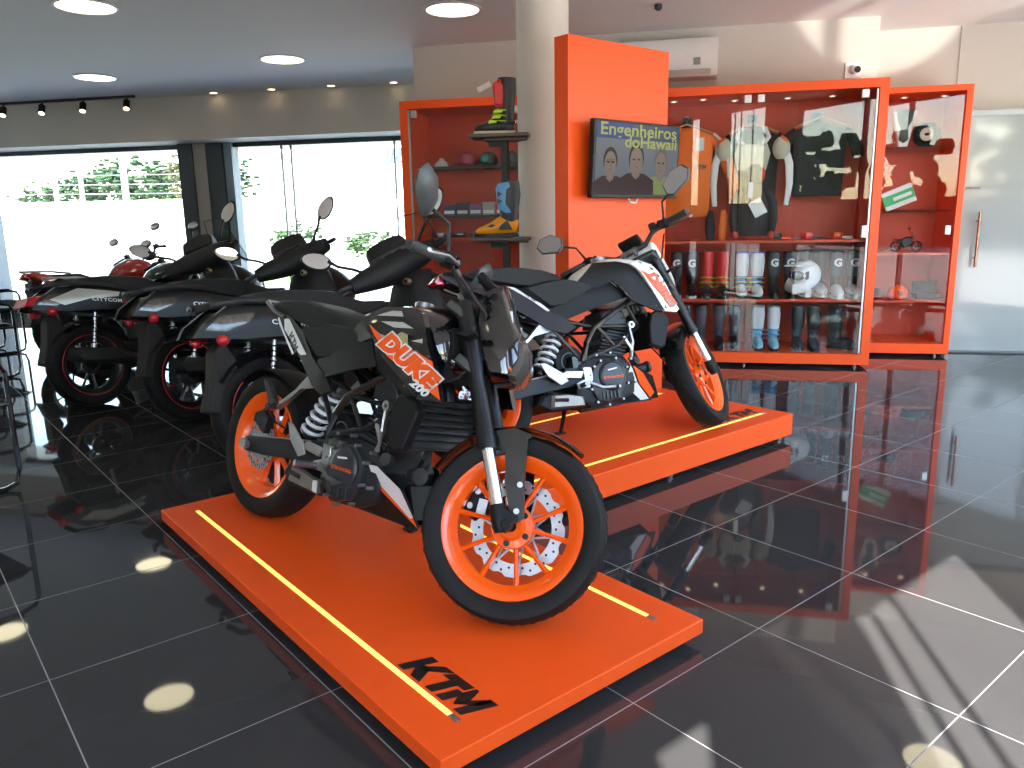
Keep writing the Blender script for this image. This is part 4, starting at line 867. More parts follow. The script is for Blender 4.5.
    dec = [(DECO, 'decal_orange', [(.795, .853), (.90, .805), (.985, .790), (1.02, .785), (1.092, .762), (1.150, .645), (1.095, .668), (1.0, .712), (.90, .757)])] if dark else \
          [(DECO, 'decal_orange', [(.905, .855), (.945, .836), (1.0, .775), (1.058, .772), (1.108, .662), (1.03, .712), (.97, .77)])]
    for m, nm, pl in dec: a = MB(); a.sheet(pl, Yh, .0018); a.build_lr(nm, m, sr)
    # lettering on the shroud, running down the slope
    ang = R(-27) if dark else R(-52); sz = .082 if dark else .066; ox, oz = (.985, .755) if dark else (1.025, .755)
    def FD(x, y): X = ox+x*math.cos(ang)-y*math.sin(ang); Z = oz+x*math.sin(ang)+y*math.cos(ang); return (X, Yh(X, Z)-.0042, Z)
    def FDo(x, y): X = ox+x*math.cos(ang)-y*math.sin(ang); Z = oz+x*math.sin(ang)+y*math.cos(ang); return (X, Yh(X, Z)-.0030, Z)
    a = MB(); put_text(a, 'DUKE', FDo, size=sz, offset=.0105 if dark else .005, shear=.35, sx=1.2, spacing=1.05); a.build('lettering_outline', DECW if dark else DECK, sr, smooth=0)
    a = MB(); put_text(a, 'DUKE', FD, size=sz, offset=.0058 if dark else .003, shear=.35, sx=1.2, spacing=1.05); a.build('lettering', DECO, sr, smooth=0)
    ox2, oz2, sz2 = (1.055, .674, .040) if dark else (1.075, .680, .026); ang2 = R(-25) if dark else R(-50)
    def F2(x, y): X = ox2+x*math.cos(ang2)-y*math.sin(ang2); Z = oz2+x*math.sin(ang2)+y*math.cos(ang2); return (X, Yh(X, Z)-.0045, Z)
    a = MB(); put_text(a, '200', F2, size=sz2, offset=.0016, shear=.35, sx=1.3); a.build('number_lettering', DECW if dark else DECG, sr, smooth=0)
    wedge = [[(.799, .886), (.847, .910), (.887, .912), (.913, .894)], [(.835, .868), (.927, .875), (.986, .858), (.905, .853)], [(.842, .828), (.906, .817), (.878, .802)], [(.946, .782), (1.019, .777), (.993, .757)], [(.995, .817), (1.038, .829), (1.041, .814)]]
    a = MB()
    for p in (wedge if dark else [[(.92, .905), (.945, .9), (.935, .89)], [(.97, .87), (1.0, .86), (.985, .85)], [(1.0, .835), (1.03, .82), (1.01, .81)], [(1.04, .80), (1.06, .79), (1.045, .785)]]): a.sheet(p, Yh, .0018)
    a.build_lr('decal_flashes', mat('decal_warm_grey', (.42, .40, .36), .35) if dark else DECK, sr)
    if dark:
        a = MB(); a.sheet([(.925, .828), (.945, .842), (.975, .835), (.985, .80), (.96, .785), (.935, .80)], Yh, .0022); a.build('round_sticker', DECGOLD, sr)
        a = MB()
        for k, (x0, w_) in enumerate(((.80, .16), (.90, .12))):
            a.add([(x0, -.05-.03*k, .952-.004*k), (x0+w_, -.03-.03*k, .945), (x0+w_*.8, .03, .947), (x0+.02, .02, .955)], [(0, 1, 2, 3)])
        a.build('tank_flashes', mat('decal_warm_grey', (.42, .40, .36), .35), tk)
    # inner cowl between tank and head, radiator
    a = MB(); a.inflate([(.98, .70), (.99, .87), (1.08, .885), (1.10, .82), (1.06, .70)], [(-.11, .85), (-.09, 1), (.09, 1), (.11, .85)]); a.build('inner_cowl', BLKM, b)
    a = MB(); a.box((.975, 0, .555), (.035, .29, .185), rot=Matrix.Rotation(R(-8), 4, 'Y')); rd = a.build('radiator', BLK, b)
    a = MB()
    for k in range(8): a.box((.997+.002*k, 0, .475+.023*k), (.018, .285, .005), rot=Matrix.Rotation(R(20), 4, 'Y'))
    a.build('radiator_fins', ENG2, rd)
    a = MB(); a.inflate([(.955, .635), (.985, .648), (1.04, .625), (1.062, .60), (1.012, .462), (.985, .452), (.925, .475), (.93, .57)], [(-.192, .9), (-.185, 1), (-.165, 1), (-.15, .92)])
    a.build_lr('radiator_shroud', BLKM, b)
    a = MB(); a.ball((.985, -.175, .67), (.024, .022, .014), 12); a.build_lr('indicator', mat('indicator_amber', (.8, .18, .02), .2, coat=.6), b)
    for s in (-1, 1): a = MB(); a.cyl((1.03, s*.12, .655), (1.07, s*.15, .650), .012, 12); a.build('horn' if s > 0 else 'radiator_cap', ENG2, b)
    # foot controls
    for s in (-1, 1):
        a = MB(); a.prism([(.535, .405), (.585, .40), (.590, .345), (.565, .30), (.50, .30), (.49, .33), (.54, .345)], s*.135, s*.150); a.prism([(.54, .385), (.44, .395), (.40, .375), (.43, .36), (.52, .35)], s*.14, s*.152); fp = a.build('rider_footrest_bracket', ALU, b, bevel=.004)
        a = MB(); a.cyl((.515, s*.15, .315), (.50, s*.235, .322), .013, 10); a.build('rider_footpeg', ALUD, fp)
        a = MB(); a.prism([(.30, .445), (.335, .442), (.42, .385), (.445, .345), (.40, .328), (.335, .378)], s*.152, s*.158); a.build('heel_guard', mat('heel_guard_silver', (.45, .45, .46), .35, metal=.7), fp, bevel=.003)
        a = MB(); a.sweep([(.55, s*.16, .33), (.62, s*.175, .295), (.70, s*.18, .29)], [(.005, .008)]*3, 8); a.cyl((.70, s*.17, .29), (.70, s*.205, .29), .008, 8); a.build('foot_lever', ALUD, fp)
        a = MB(); a.inflate([(.345, .640), (.42, .606), (.40, .595), (.31, .580), (.20, .500), (.16, .475), (.125, .47), (.12, .49), (.155, .498), (.27, .572)], [(s*.105, 1), (s*.12, 1), (s*.128, .9)][::-s]); pb = a.build('pillion_footrest_bracket', ALU, b, bevel=.002)
        a = MB(); a.prism([(.086, .582), (.10, .588), (.135, .565), (.195, .508), (.165, .485), (.145, .49), (.125, .53)], s*.138, s*.162); a.cyl((.15, s*.12, .485), (.15, s*.17, .485), .012, 10); a.build('pillion_footpeg', ENG, pb, bevel=.004)
    a = MB(); lz = .29*math.tan(lean); a.sweep([(.56, .10, .27), (.585, .19, .17), (.60, .275, .275*math.tan(lean)+.014)], [.012, .011, .010], 10); a.box((.602, .285, .287*math.tan(lean)+.004), (.055, .035, .008), rot=Matrix.Rotation(lean, 4, 'X')); a.build('side_stand', BLK, b)
    # fork (steered)
    for s in (-1, 1):
        A_, B_, C_ = Vector((1.035, s*.101, .945)), Vector((1.240, s*.101, .50)), Vector((1.335, s*.101, .300)); d = (B_-A_).normalized()
        a = MB(S); a.sweep([A_, A_+d*.05, A_+d*.10, A_+d*.23, A_+d*.25, B_-d*.07, B_-d*.04, B_], [.0275, .0275, .029, .029, .0265, .0265, .0305, .0305], 20); a.cyl(A_-d*.006, A_, .02, 12); fk = a.build('fork_tube', mat('fork_black', (.012, .012, .013), .28, metal=.4), b)
        a = MB(S); a.cyl(B_, C_-d*.03, .0205, 18); a.build('fork_slider', CHROME, fk)
        a = MB(S); a.sweep([C_-d*.05, C_-d*.03, C_, C_+d*.035], [.024, .026, .027, .022], 14); a.box(C_+Vector((.015, 0, .005)), (.05, .04, .06), rot=Matrix.Rotation(R(25), 4, 'Y')); a.cyl((1.361, s*.08, .293), (1.361, s*.13, .293), .016, 12); a.build('axle_lug', BLKM, fk, bevel=.003)
    a = MB(S); d = Vector((.418, 0, -.908))
    for c_, m_ in ((Vector((1.04, 0, .925)), .030), (Vector((1.118, 0, .755)), .032)): a.box(c_+Vector((-.018, 0, -.008)), (.075, .255, m_), rot=Matrix.Rotation(R(25), 4, 'Y'))
    a.cyl(Vector((1.01, 0, .93)), Vector((1.09, 0, .74)), .022, 14); a.build('triple_clamp', mat('clamp_grey', (.10, .11, .11), .35, metal=.8), b, bevel=.006)
    # front mudguard
    rs = []
    for t in [R(v_) for v_ in range(60, 162, 7)]:
        w_ = .066*(1-.35*max(0, (R(80)-t)/R(20))) if t < R(80) else .066
        rs.append([(1.361+(.317-.55*y_*y_/.066*.25-(.006 if abs(y_) > .06 else 0))*math.cos(t), y_*w_/.066, .293+(.317-.55*y_*y_/.066*.25)*math.sin(t)) for y_ in (-.066, -.055, -.03, 0, .03, .055, .066)])
    vs = [p for r_ in rs for p in r_]; fs = [[i*7+j, i*7+j+1, (i+1)*7+j+1, (i+1)*7+j] for i in range(len(rs)-1) for j in range(6)]
    a = MB(S); a.add(vs, fs); a.add([(1.361+(p[0]-1.361)*.985, p[1], .293+(p[2]-.293)*.985) for p in vs], [f[::-1] for f in fs])
    for s in (-1, 1): a.prism([(1.285, .54), (1.352, .57), (1.372, .45), (1.402, .325), (1.385, .305), (1.362, .312), (1.315, .42)], s*.080, s*.088); a.prism([(1.20, .55), (1.30, .59), (1.36, .58), (1.35, .545), (1.24, .48)], s*.062, s*.070)
    mg = a.build('front_mudguard', mat('mudguard_black', (.008, .008, .008), .22, coat=.3, noise=.9, nscale=30), b)
    a = MB(S)
    for s in (-1, 1):
        for x, z in ((1.375, .34), (1.365, .42)): a.cyl((x, s*.088, z), (x, s*.093, z), .009, 12)
    a.build('mudguard_bolt', ALU, mg)
    # front caliper (left) 
    a = MB(S); a.inflate([(1.17, .30), (1.19, .385), (1.24, .40), (1.275, .345), (1.25, .31), (1.22, .28)], [(.045, .85), (.06, 1), (.105, 1), (.115, .8)]); cp_ = a.build('front_caliper', BLKM, b)
    a = MB(S)
    for x, z in ((1.195, .325), (1.21, .375), (1.245, .37)): a.cyl((x, .036, z), (x, .05, z), .010, 12)
    a.box((1.235, .055, .33), (.03, .03, .05)); a.build('caliper_bolt', ALU, cp_)
    a = MB(S); a.sweep([(1.22, .09, .40), (1.16, .12, .50), (1.10, .13, .65), (1.06, .14, .85), (1.05, .2, .98)], .0045, 6); a.sweep([(1.10, -.03, .93), (1.16, -.09, .80), (1.09, -.11, .70), (1.0, -.08, .66)], .005, 6); a.sweep([(1.03, -.20, 1.0), (1.12, -.12, .92), (1.12, -.03, .82), (1.02, .0, .74)], .005, 6); a.sweep([(1.03, .20, 1.0), (1.11, .12, .93), (1.12, .04, .80), (1.0, .07, .72)], .005, 6); a.build('cable', BLK, b)
    # headlight
    side = [(1.075, .86), (1.065, .985), (1.10, 1.035), (1.142, 1.052), (1.175, .99), (1.213, .922), (1.249, .877), (1.269, .79), (1.245, .725), (1.18, .720), (1.12, .79)]
    a = MB(S); a.inflate(side, [(-.105, .70), (-.095, .86), (-.06, .97), (0, 1.02), (.06, .97), (.095, .86), (.105, .70)]); hl = a.build('headlamp_mask', BLKG if dark else WHITE, b)
    a = MB(S); a.inflate([(1.215, .885), (1.262, .868), (1.283, .79), (1.262, .735), (1.22, .73)], [(-.088, .8), (-.07, .95), (0, 1.04), (.07, .95), (.088, .8)]); a.build('headlamp_lens', CLEAR, hl)
    a = MB(S)
    for s in (-1, 1): a.inflate([(1.165, .95), (1.195, .955), (1.225, .87), (1.205, .85)], [(s*.086, 1), (s*.094, .9)][::-s])
    a.build('mask_decal', DECW if dark else DECO, hl)
    a = MB(S)
    for s in (-1, 1): a.inflate([(1.20, .84), (1.235, .85), (1.245, .76), (1.215, .745)], [(s*.088, 1), (s*.096, .9)][::-s])
    a.build('mask_decal_orange', DECO, hl)
    for s in (-1, 1):
        a = MB(S); a.sweep([(1.10, s*.10, .82), (1.09, s*.16, .83)], .009, 8); a.inflate([(1.06, .815), (1.12, .845), (1.135, .83), (1.10, .81)], [(s*.15, .9), (s*.17, 1), (s*.20, .8)][::(-1 if s > 0 else 1)][::-1]); a.build('front_indicator', BLKM, b)
    # handlebar
    a = MB(S); half = [(.0, .985, 1.02), (.09, .99, 1.02), (.15, 1.025, 1.0), (.24, 1.035, .985), (.37, 1.012, .918)]
    pts = [(x, -y, z) for y, z, x in half[::-1]]+[(x, y, z) for y, z, x in half[1:]]
    a.sweep(pts, [.011, .011, .012, .014, .014, .014, .012, .011, .011], 12); hb_ = a.build('handlebar', mat('bar_grey', (.12, .12, .12), .35, metal=.8), b)
    for s in (-1, 1):
        e0, e1 = Vector((.918, s*.372, 1.012)), Vector((.974, s*.255, 1.032)); dd = (e1-e0).normalized()
        a = MB(S); a.sweep([e0+dd*(.122*k/12) for k in range(13)]+[e1], [.0165+(.0012 if k % 2 else 0) for k in range(13)]+[.02], 14); a.cyl(e0-dd*.012, e0, .0155, 12); a.build('grip', mat('grip_grey', (.035, .037, .036), .6, bump=.5, bscale=400), hb_)
        a = MB(S); a.box(e1+dd*.03, (.045, .06, .04), rot=Matrix.Rotation(-s*R(25), 4, 'Z')); a.cyl(e1+dd*.065, e1+dd*.08, .019, 12); a.build('switchgear', BLKM, hb_, bevel=.006)
        a = MB(S); a.sweep([e1+dd*.05+Vector((.02, 0, 0)), e1+Vector((.055, -s*.01, -.008)), e1+Vector((.045, s*.06, -.012)), e0+Vector((.055, s*.0, -.01)), e0+Vector((.065, s*.01, -.008))], [(.006, .010), (.008, .006), (.007, .005), (.006, .005), (.008, .007)], 10); a.build('brake_lever' if s < 0 else 'clutch_lever', ALU if s < 0 and dark else ALUD, hb_)
        # mirror
        m0 = e1+dd*.02+Vector((0, 0, .015)); c = Vector((.915, s*.385, 1.185)) if s < 0 else Vector((.905, s*.375, 1.20))
        a = MB(S); a.sweep([m0, m0+Vector((.0, s*.01, .03)), m0+Vector((-.01, s*.03, .09)), c+Vector((.02, -s*.055, -.035))], [.008, .006, .0055, .007], 8); st_ = a.build('mirror_stalk', BLK, b)
        U = Vector((0, s*.93, .37)).normalized(); N = Vector((-1, -.2, .2)).normalized(); N = (N-U*N.dot(U)).normalized(); V = N.cross(U)
        V = V if V.z > 0 else -V
        hexo = [(-.078, -.020), (-.058, -.050), (.045, -.050), (.085, -.012), (.074, .038), (.012, .062), (-.064, .036)]
        def mp(u, v, k, sc=1): p = c+U*u*sc+V*v*sc+N*k; return tuple(p)
        a = MB(S); a.rings([[mp(u, v, .004, .98) for u, v in hexo], [mp(u, v, -.004, 1.04) for u, v in hexo], [mp(u, v, -.018, .88) for u, v in hexo], [mp(u, v, -.026, .5) for u, v in hexo]]); mh = a.build('mirror_shell', MIRBACK, st_, smooth=50)
        a = MB(S); a.add([mp(u, v, .0052, .93) for u, v in hexo], [tuple(range(7))]); a.build('mirror_glass_face', MIRROR, mh) if False else None
        a = MB(S); a.rings([[mp(u, v, .003, .92) for u, v in hexo], [mp(u, v, .0052, .92) for u, v in hexo]]); a.build('mirror_face', MIRROR, st_, smooth=20)
    a = MB(S); a.box((1.075, 0, 1.045), (.03, .125, .085), rot=Matrix.Rotation(R(-55), 4, 'Y')); ins = a.build('instrument_cluster', BLKM, b, bevel=.008)
    a = MB(S); a.box((1.067, 0, 1.057), (.004, .10, .055), rot=Matrix.Rotation(R(-55), 4, 'Y')); a.build('instrument_display', BLKG, ins)
    a = MB(S); a.cyl((1.005, .03, .955), (1.005, .03, 1.0), .012, 10); a.cyl((1.005, -.03, .955), (1.005, -.03, 1.0), .012, 10); a.box((1.005, 0, .985), (.035, .10, .02)); a.build('bar_riser', ALUD, hb_); a = MB(S); a.cyl((.985, -.17, 1.03), (.985, -.17, 1.065), .02, 14); a.build('brake_reservoir', BLK, hb_)
    return b
ZT1, ZT2 = .08, .16
street_bike('black naked motorcycle with orange wheels on the low front platform', (1.185, 3.104, ZT1), -1.435, .265, .534, 'black')
street_bike('white and black naked motorcycle with orange wheels on the rear platform', (2.137, 2.828, ZT2), -.233, .25, .629, 'white')
# ------------------------------------------------------------ street side behind the camera (seen only mirrored)
for i in range(9):
    u = -13+i*3.4; o = thing('tree', '%s dark street tree in the row in front of the shop, seen mirrored' % ('first', 'second', 'third', 'fourth', 'fifth', 'sixth', 'seventh', 'eighth', 'ninth')[i], 'tree', (u, -17-(i % 3)*1.5, -.14), group='street trees in front of the shop')
    rr = random.Random(50+i); h = 5.2+rr.uniform(-1.0, 1.2); a = MB(); a.sweep([(0, 0, 0), (.1, 0, h*.4), (0, 0, h*.7)], [.14, .1, .05], 8); a.build('trunk', BARK, o)
    a = MB()
    for k in range(60):
        th, ph = rr.uniform(0, 2*PI), rr.uniform(-1, 1); q = (1-ph*ph)**.5; f = rr.uniform(.4, 1)
        a.ball((math.cos(th)*q*2.0*f, math.sin(th)*q*1.4*f, h*.62+ph*h*.36*f), rr.uniform(.22, .42), 6)
    a.build('foliage', LEAF[0], o, smooth=0)
b = MB(); b.b2((-40, -20.3, -.14), (40, -20, 1.9)); b.build('brick_wall', mat('brick', (.10, .05, .035), .9, noise=.4, nscale=6), label='brick street wall in front of the shop, seen only mirrored', category='wall', smooth=0)

# ------------------------------------------------------------ maxi scooters
def scooter(label, loc, head, lean, steer, silver=False):
    b = thing('scooter', label, 'scooter', loc, (-lean, 0, head), group=None)
    S = steer_matrix(1.6, R(27), steer)
    BK = PLASTIC_DARK
    wheel('rear_wheel', b, 0, .305, .305, .222, .05, .062, mat('scooter_rim_black', (.015, .015, .016), .3, coat=.3), Matrix(), spokes=3, stripe=REDL)
    wheel('front_wheel', b, 1.5, .305, .305, .222, .04, .052, MATS['scooter_rim_black'], S, spokes=3, stripe=REDL)
    # body sides and tail
    Yr = lambda x, z: -(lerp(.105, .205, min(1, max(0, (x+.36)/.5)))-.35*max(0, z-.80))
    a = MB(); tp = [(-.37, .745), (-.33, .80), (-.18, .885), (0, .87), (.28, .80), (.52, .755), (.60, .68), (.50, .60), (.30, .66), (.10, .692), (-.15, .708)]
    a.sheet(tp, Yr, 0, -.03); a.mirror_y(); a.inflate([(-.34, .75), (-.2, .86), (.5, .75), (.5, .60), (-.15, .71)], [(-.09, 1), (.09, 1)]); bd = a.build('rear_bodywork', BK, b)
    a = MB(); a.sheet([(-.33, .775), (-.24, .835), (-.05, .835), (-.10, .79), (-.22, .755)], Yr, .004); a.build_lr('tail_lens_clear', CLEAR, bd)
    if silver:
        a = MB(); a.sheet([(-.25, .80), (-.05, .862), (.22, .805), (.20, .775), (.0, .78), (-.16, .752)], Yr, .007, -.006); a.build_lr('side_trim', SILVERP, bd)
        a = MB(); a.inflate([(-.40, .77), (-.36, .83), (-.24, .84), (-.18, .78), (-.30, .745)], [(-.10, .85), (-.085, 1), (.085, 1), (.10, .85)]); a.build('tail_lens_red', RED, bd)
    a = MB(); put_text(a, 'CITYCOM', lambda x, y: (lambda X, Z: (X, Yr(X, Z)-.004, Z))(.12+x, .757+y-.18*x), size=.036, offset=.0008, sx=1.2, spacing=1.1); a.build('lettering', DECW, bd, smooth=0)
    a = MB(); put_text(a, 'S', lambda x, y: (lambda X, Z: (X, Yr(X, Z)-.004, Z))(.245+x, .735+y), size=.045, offset=.001, sx=1.2); a.build('lettering_red', RED, bd, smooth=0)
    for s_ in (-1, 1):
        a = MB(); a.cyl((-.20, s_*.11, .725), (-.235, s_*.14, .715), .012, 8); a.ball((-.25, s_*.135, .715), (.034, .028, .030), 12); a.build('rear_indicator', RED, b)
    a = MB(); a.prism([(-.20, .72), (-.14, .60), (-.16, .50), (-.22, .38), (-.28, .335), (-.345, .36), (-.29, .50), (-.255, .66)], -.052, .052); a.build('mudflap', FLAPM, b, bevel=.01)
    a = MB(); a.sweep([(-.13, -.10, .55), (-.22, -.14, .55)], .008, 6); a.build('flap_bracket', SCMATTE, b)
    # inner mudguard, engine, muffler, shocks
    a = MB()
    arc = [R(t) for t in range(25, 151, 9)]; rs = [[(.335*math.cos(t), y_, .305+.335*math.sin(t)-abs(y_)*.15) for y_ in (-.08, -.04, 0, .04, .08)] for t in arc]
    vs = [p for r_ in rs for p in r_]; fs = [[i*5+j, i*5+j+1, (i+1)*5+j+1, (i+1)*5+j] for i in range(len(rs)-1) for j in range(4)]
    a.add(vs, fs); a.add([(p[0]*.985, p[1], .305+(p[2]-.305)*.985) for p in vs], [f[::-1] for f in fs]); a.build('inner_mudguard', SCMATTE, b)
    a = MB(); a.inflate([(-.02, .26), (-.03, .34), (.10, .38), (.45, .42), (.60, .36), (.58, .24), (.30, .22), (.08, .25)], [(.07, .9), (.09, 1), (.16, 1), (.18, .9)]); a.inflate([(.30, .25), (.32, .44), (.62, .48), (.70, .36), (.62, .24)], [(-.12, .9), (-.09, 1), (.09, 1)]); a.build('engine', ENG2, b)
    a = MB(); a.sweep([(.42, -.13, .28), (.25, -.15, .31), (.12, -.155, .345), (-.10, -.16, .385), (-.20, -.16, .40)], [.02, .045, .058, .058, .05], 18); mf = a.build('muffler', SCMATTE, b)
    a = MB(); a.inflate([(.16, .31), (.14, .40), (-.12, .435), (-.17, .40), (-.14, .345)], [(-.226, .85), (-.218, 1), (-.20, 1)]); a.build('heat_shield', FLAPM, mf)
    for s_ in (-1, 1):
        t0, t1 = Vector((.05, s_*.13, .68)), Vector((-.01, s_*.115, .40)); a = MB(); a.cyl(t0, t1, .011, 10); a.cyl(t1, t1+(t0-t1)*.2, .019, 12); sh = a.build('shock_absorber', STEEL, b)
        d = t1-t0; u1 = Vector((1, 0, 0)); u2 = Vector((0, 1, 0)); a = MB(); a.sweep([t0+d*(.05+.75*k/70)+(u1*math.cos(k*2*PI*8/70)+u2*math.sin(k*2*PI*8/70))*.021 for k in range(71)], .004, 5); a.build('coil_spring', CHROME, sh)
    # seat and grab rail
    a = MB(); a.inflate([(-.10, .885), (.02, .938), (.16, .942), (.34, .925), (.48, .905), (.56, .865), (.70, .825), (.86, .815), (.88, .77), (.70, .745), (.45, .775), (.20, .83), (.0, .865)], [(-.165, .86), (-.14, .96), (-.08, 1), (0, 1.01), (.08, 1), (.14, .96), (.165, .86)]); a.build('seat', SEATM, b, smooth=50)
    a = MB()
    for s_ in (-1, 1): a.sweep([(-.31, s_*.03, .875), (-.27, s_*.11, .895), (-.12, s_*.165, .905), (.10, s_*.185, .875), (.20, s_*.18, .845)], [(.014, .018)]*5, 10)
    a.build('grab_rail', SCMATTE, b)
    # floorboard, side skirts, leg shield
    a = MB(); a.inflate([(.42, .60), (.60, .70), (.92, .76), (1.05, .55), (1.20, .30), (.60, .24), (.45, .30)], [(-.20, .80), (-.16, 1), (.16, 1), (.20, .80)]); a.build('centre_body', BK, b)
    a = MB(); a.b2((.62, -.26, .30), (1.18, .26, .34)); a.build('floorboard', SCMATTE, b, bevel=.01)
    a = MB()
    rs = []
    for z, x, w_, d_ in ((.28, 1.16, .20, .05), (.42, 1.20, .25, .09), (.60, 1.21, .26, .12), (.78, 1.22, .25, .13), (.90, 1.23, .20, .12), (.99, 1.25, .13, .09)):
        rs.append([(x+d_*math.sin(t)*1.0+(0 if math.sin(t) > 0 else .02), w_*math.cos(t), z) for t in [k*2*PI/24 for k in range(24)]])
    a.rings(rs); a.build('leg_shield', SCMATTE, b, smooth=60)
    a = MB()
    rs = []
    for x, z0, z1, w_ in ((1.24, .38, .97, .20), (1.36, .42, .98, .215), (1.46, .50, .95, .19), (1.58, .62, .88, .14), (1.66, .70, .80, .06)):
        rs.append([(x, w_*math.cos(t), (z0+z1)/2+(z1-z0)/2*math.sin(t)) for t in [k*2*PI/24 for k in range(24)]])
    a.rings(rs); fr = a.build('front_fairing', BK, b, smooth=60)
    a = MB()
    for s_ in (-1, 1): a.ball((1.60, s_*.07, .76), (.05, .055, .06), 14)
    a.build('headlamp', CLEAR, fr)
    a = MB(); a.cyl((1.118, -.08, .915), (1.09, -.08, .925), .024, 16); a.cyl((1.10, -.08, .92), (1.085, -.08, .925), .012, 12, mi=1); a.build('ignition_lock', [mat('brass', (.5, .42, .28), .3, metal=1.), BLK], b)
    # windscreen
    a = MB(); rs = []
    for k in range(9):
        t = k/8; z = .98+.38*t; x = 1.50-.20*t; w_ = .19*(1-.45*t**2)
        rs.append([(x-.5*(w_*q)**2*3, w_*q, z) for q in (-1, -.7, -.35, 0, .35, .7, 1)])
    vs = [p for r_ in rs for p in r_]; fs = [[i*7+j, i*7+j+1, (i+1)*7+j+1, (i+1)*7+j] for i in range(8) for j in range(6)]
    a.add(vs, fs); a.add([(p[0]-.003, p[1], p[2]) for p in vs], [f[::-1] for f in fs]); ws = a.build('windscreen', GLASS, b)
    a = MB(); a.sweep([rs[i][0] for i in range(9)]+[rs[8][j] for j in range(1, 7)]+[rs[7-i][6] for i in range(8)], .003, 5); a.build('screen_edge', FLAPM, ws)
    # steered: fork, mudguard, bars
    a = MB(S)
    for s_ in (-1, 1): a.cyl((1.5, s_*.075, .305), (1.27, s_*.075, .76), .019, 12)
    a.build('front_fork', SCMATTE, b)
    a = MB(S); rs = [[(1.5+.325*math.cos(t), y_, .305+.325*math.sin(t)-abs(y_)*.2) for y_ in (-.07, -.035, 0, .035, .07)] for t in [R(v_) for v_ in range(20, 171, 10)]]
    vs = [p for r_ in rs for p in r_]; fs = [[i*5+j, i*5+j+1, (i+1)*5+j+1, (i+1)*5+j] for i in range(len(rs)-1) for j in range(4)]
    a.add(vs, fs); a.add([(1.5+(p[0]-1.5)*.985, p[1], .305+(p[2]-.305)*.985) for p in vs], [f[::-1] for f in fs]); a.build('front_mudguard', BK, b)
    a = MB(S); a.sweep([(1.09, -.30, 1.03), (1.13, -.20, 1.035), (1.16, -.08, 1.03), (1.17, 0, 1.03), (1.16, .08, 1.03), (1.13, .20, 1.035), (1.09, .30, 1.03)], [(.045, .05), (.062, .075), (.085, .092), (.09, .098), (.085, .092), (.062, .075), (.045, .05)], 16); hb_ = a.build('handlebar_cover', SCMATTE, b)
    a = MB(S); a.inflate([(1.14, 1.07), (1.13, 1.14), (1.18, 1.235), (1.25, 1.24), (1.30, 1.15), (1.28, 1.04), (1.2, 1.02)], [(-.14, .62), (-.12, .88), (-.06, 1), (.06, 1), (.12, .88), (.14, .62)]); ic = a.build('instrument_binnacle', SCMATTE, b)
    a = MB(S)
    for y_ in (-.07, 0, .07): a.lathe([(.028, 0), (.034, .004), (.034, .0)], 18, ax='x') if False else a.cyl((1.137, y_, 1.115), (1.130, y_, 1.117), .026 if y_ else .032, 16)
    a.build('dial', BLKG, ic)
    for s_ in (-1, 1):
        e0, e1 = Vector((1.045, s_*.37, 1.03)), Vector((1.10, s_*.25, 1.04)); a = MB(S); a.cyl(e0, e1, .017, 12); a.cyl(e0-(e1-e0)*.12, e0, .014, 10); a.build('grip', mat('scooter_grip', (.02, .02, .02), .6), hb_)
        a = MB(S); a.sweep([e1+Vector((.04, 0, -.005)), (e0+e1)/2+Vector((.06, 0, -.015)), e0+Vector((.055, 0, -.015))], [(.008, .006)]*3, 8); a.build('brake_lever', ALUD, hb_)
        c = Vector((1.03, s_*.41, 1.265)); m0 = Vector((1.13, s_*.19, 1.085)); a = MB(S); a.sweep([m0, m0+Vector((-.02, s_*.05, .05)), c+Vector((.0, -s_*.10, -.09)), c+Vector((.0, -s_*.06, -.03))], [.011, .010, .010, .012], 10, up=(1, 0, 0)); st = a.build('mirror_stalk', SCMATTE, b)
        U = Vector((-.1, s_*.80, .60)).normalized(); N = Vector((-1, 0, .05)).normalized(); N = (N-U*N.dot(U)).normalized(); V = N.cross(U); V = V if V.z > 0 else -V
        out = [(.095*math.cos(t)*(1+.12*math.cos(t)), .052*math.sin(t)) for t in [k*2*PI/16 for k in range(16)]]
        mp = lambda u, v, k, sc: tuple(c+U*u*sc+V*v*sc+N*k)
        a = MB(S); a.rings([[mp(u, v, .004, 1.0) for u, v in out], [mp(u, v, -.008, 1.06) for u, v in out], [mp(u, v, -.026, .85) for u, v in out], [mp(u, v, -.034, .5) for u, v in out]]); a.build('mirror_shell', SCMATTE, st, smooth=50)
        a = MB(S); a.rings([[mp(u, v, .003, .92) for u, v in out], [mp(u, v, .0052, .92) for u, v in out]]); a.build('mirror_face', MIRROR, st, smooth=20)
    a = MB(); lz = math.tan(lean); a.sweep([(.55, .14, .25), (.56, .22, .14), (.57, .26, .26*lz+.01)], .011, 8); a.build('side_stand', SCMATTE, b)
    return b
scooter('black scooter with silver side trim and red tail lens, furthest left of the three scooters', (1.229, 6.312, 0), .307, .15, .564, silver=True)
scooter('middle black scooter of the row, its rear wheel in full view beside the silver-trimmed one', (1.624, 5.343, 0), .311, .145, .691)
scooter('black scooter directly behind the front motorcycle, nearest of the three scooters', (1.607, 4.014, 0), .185, .15, .805)

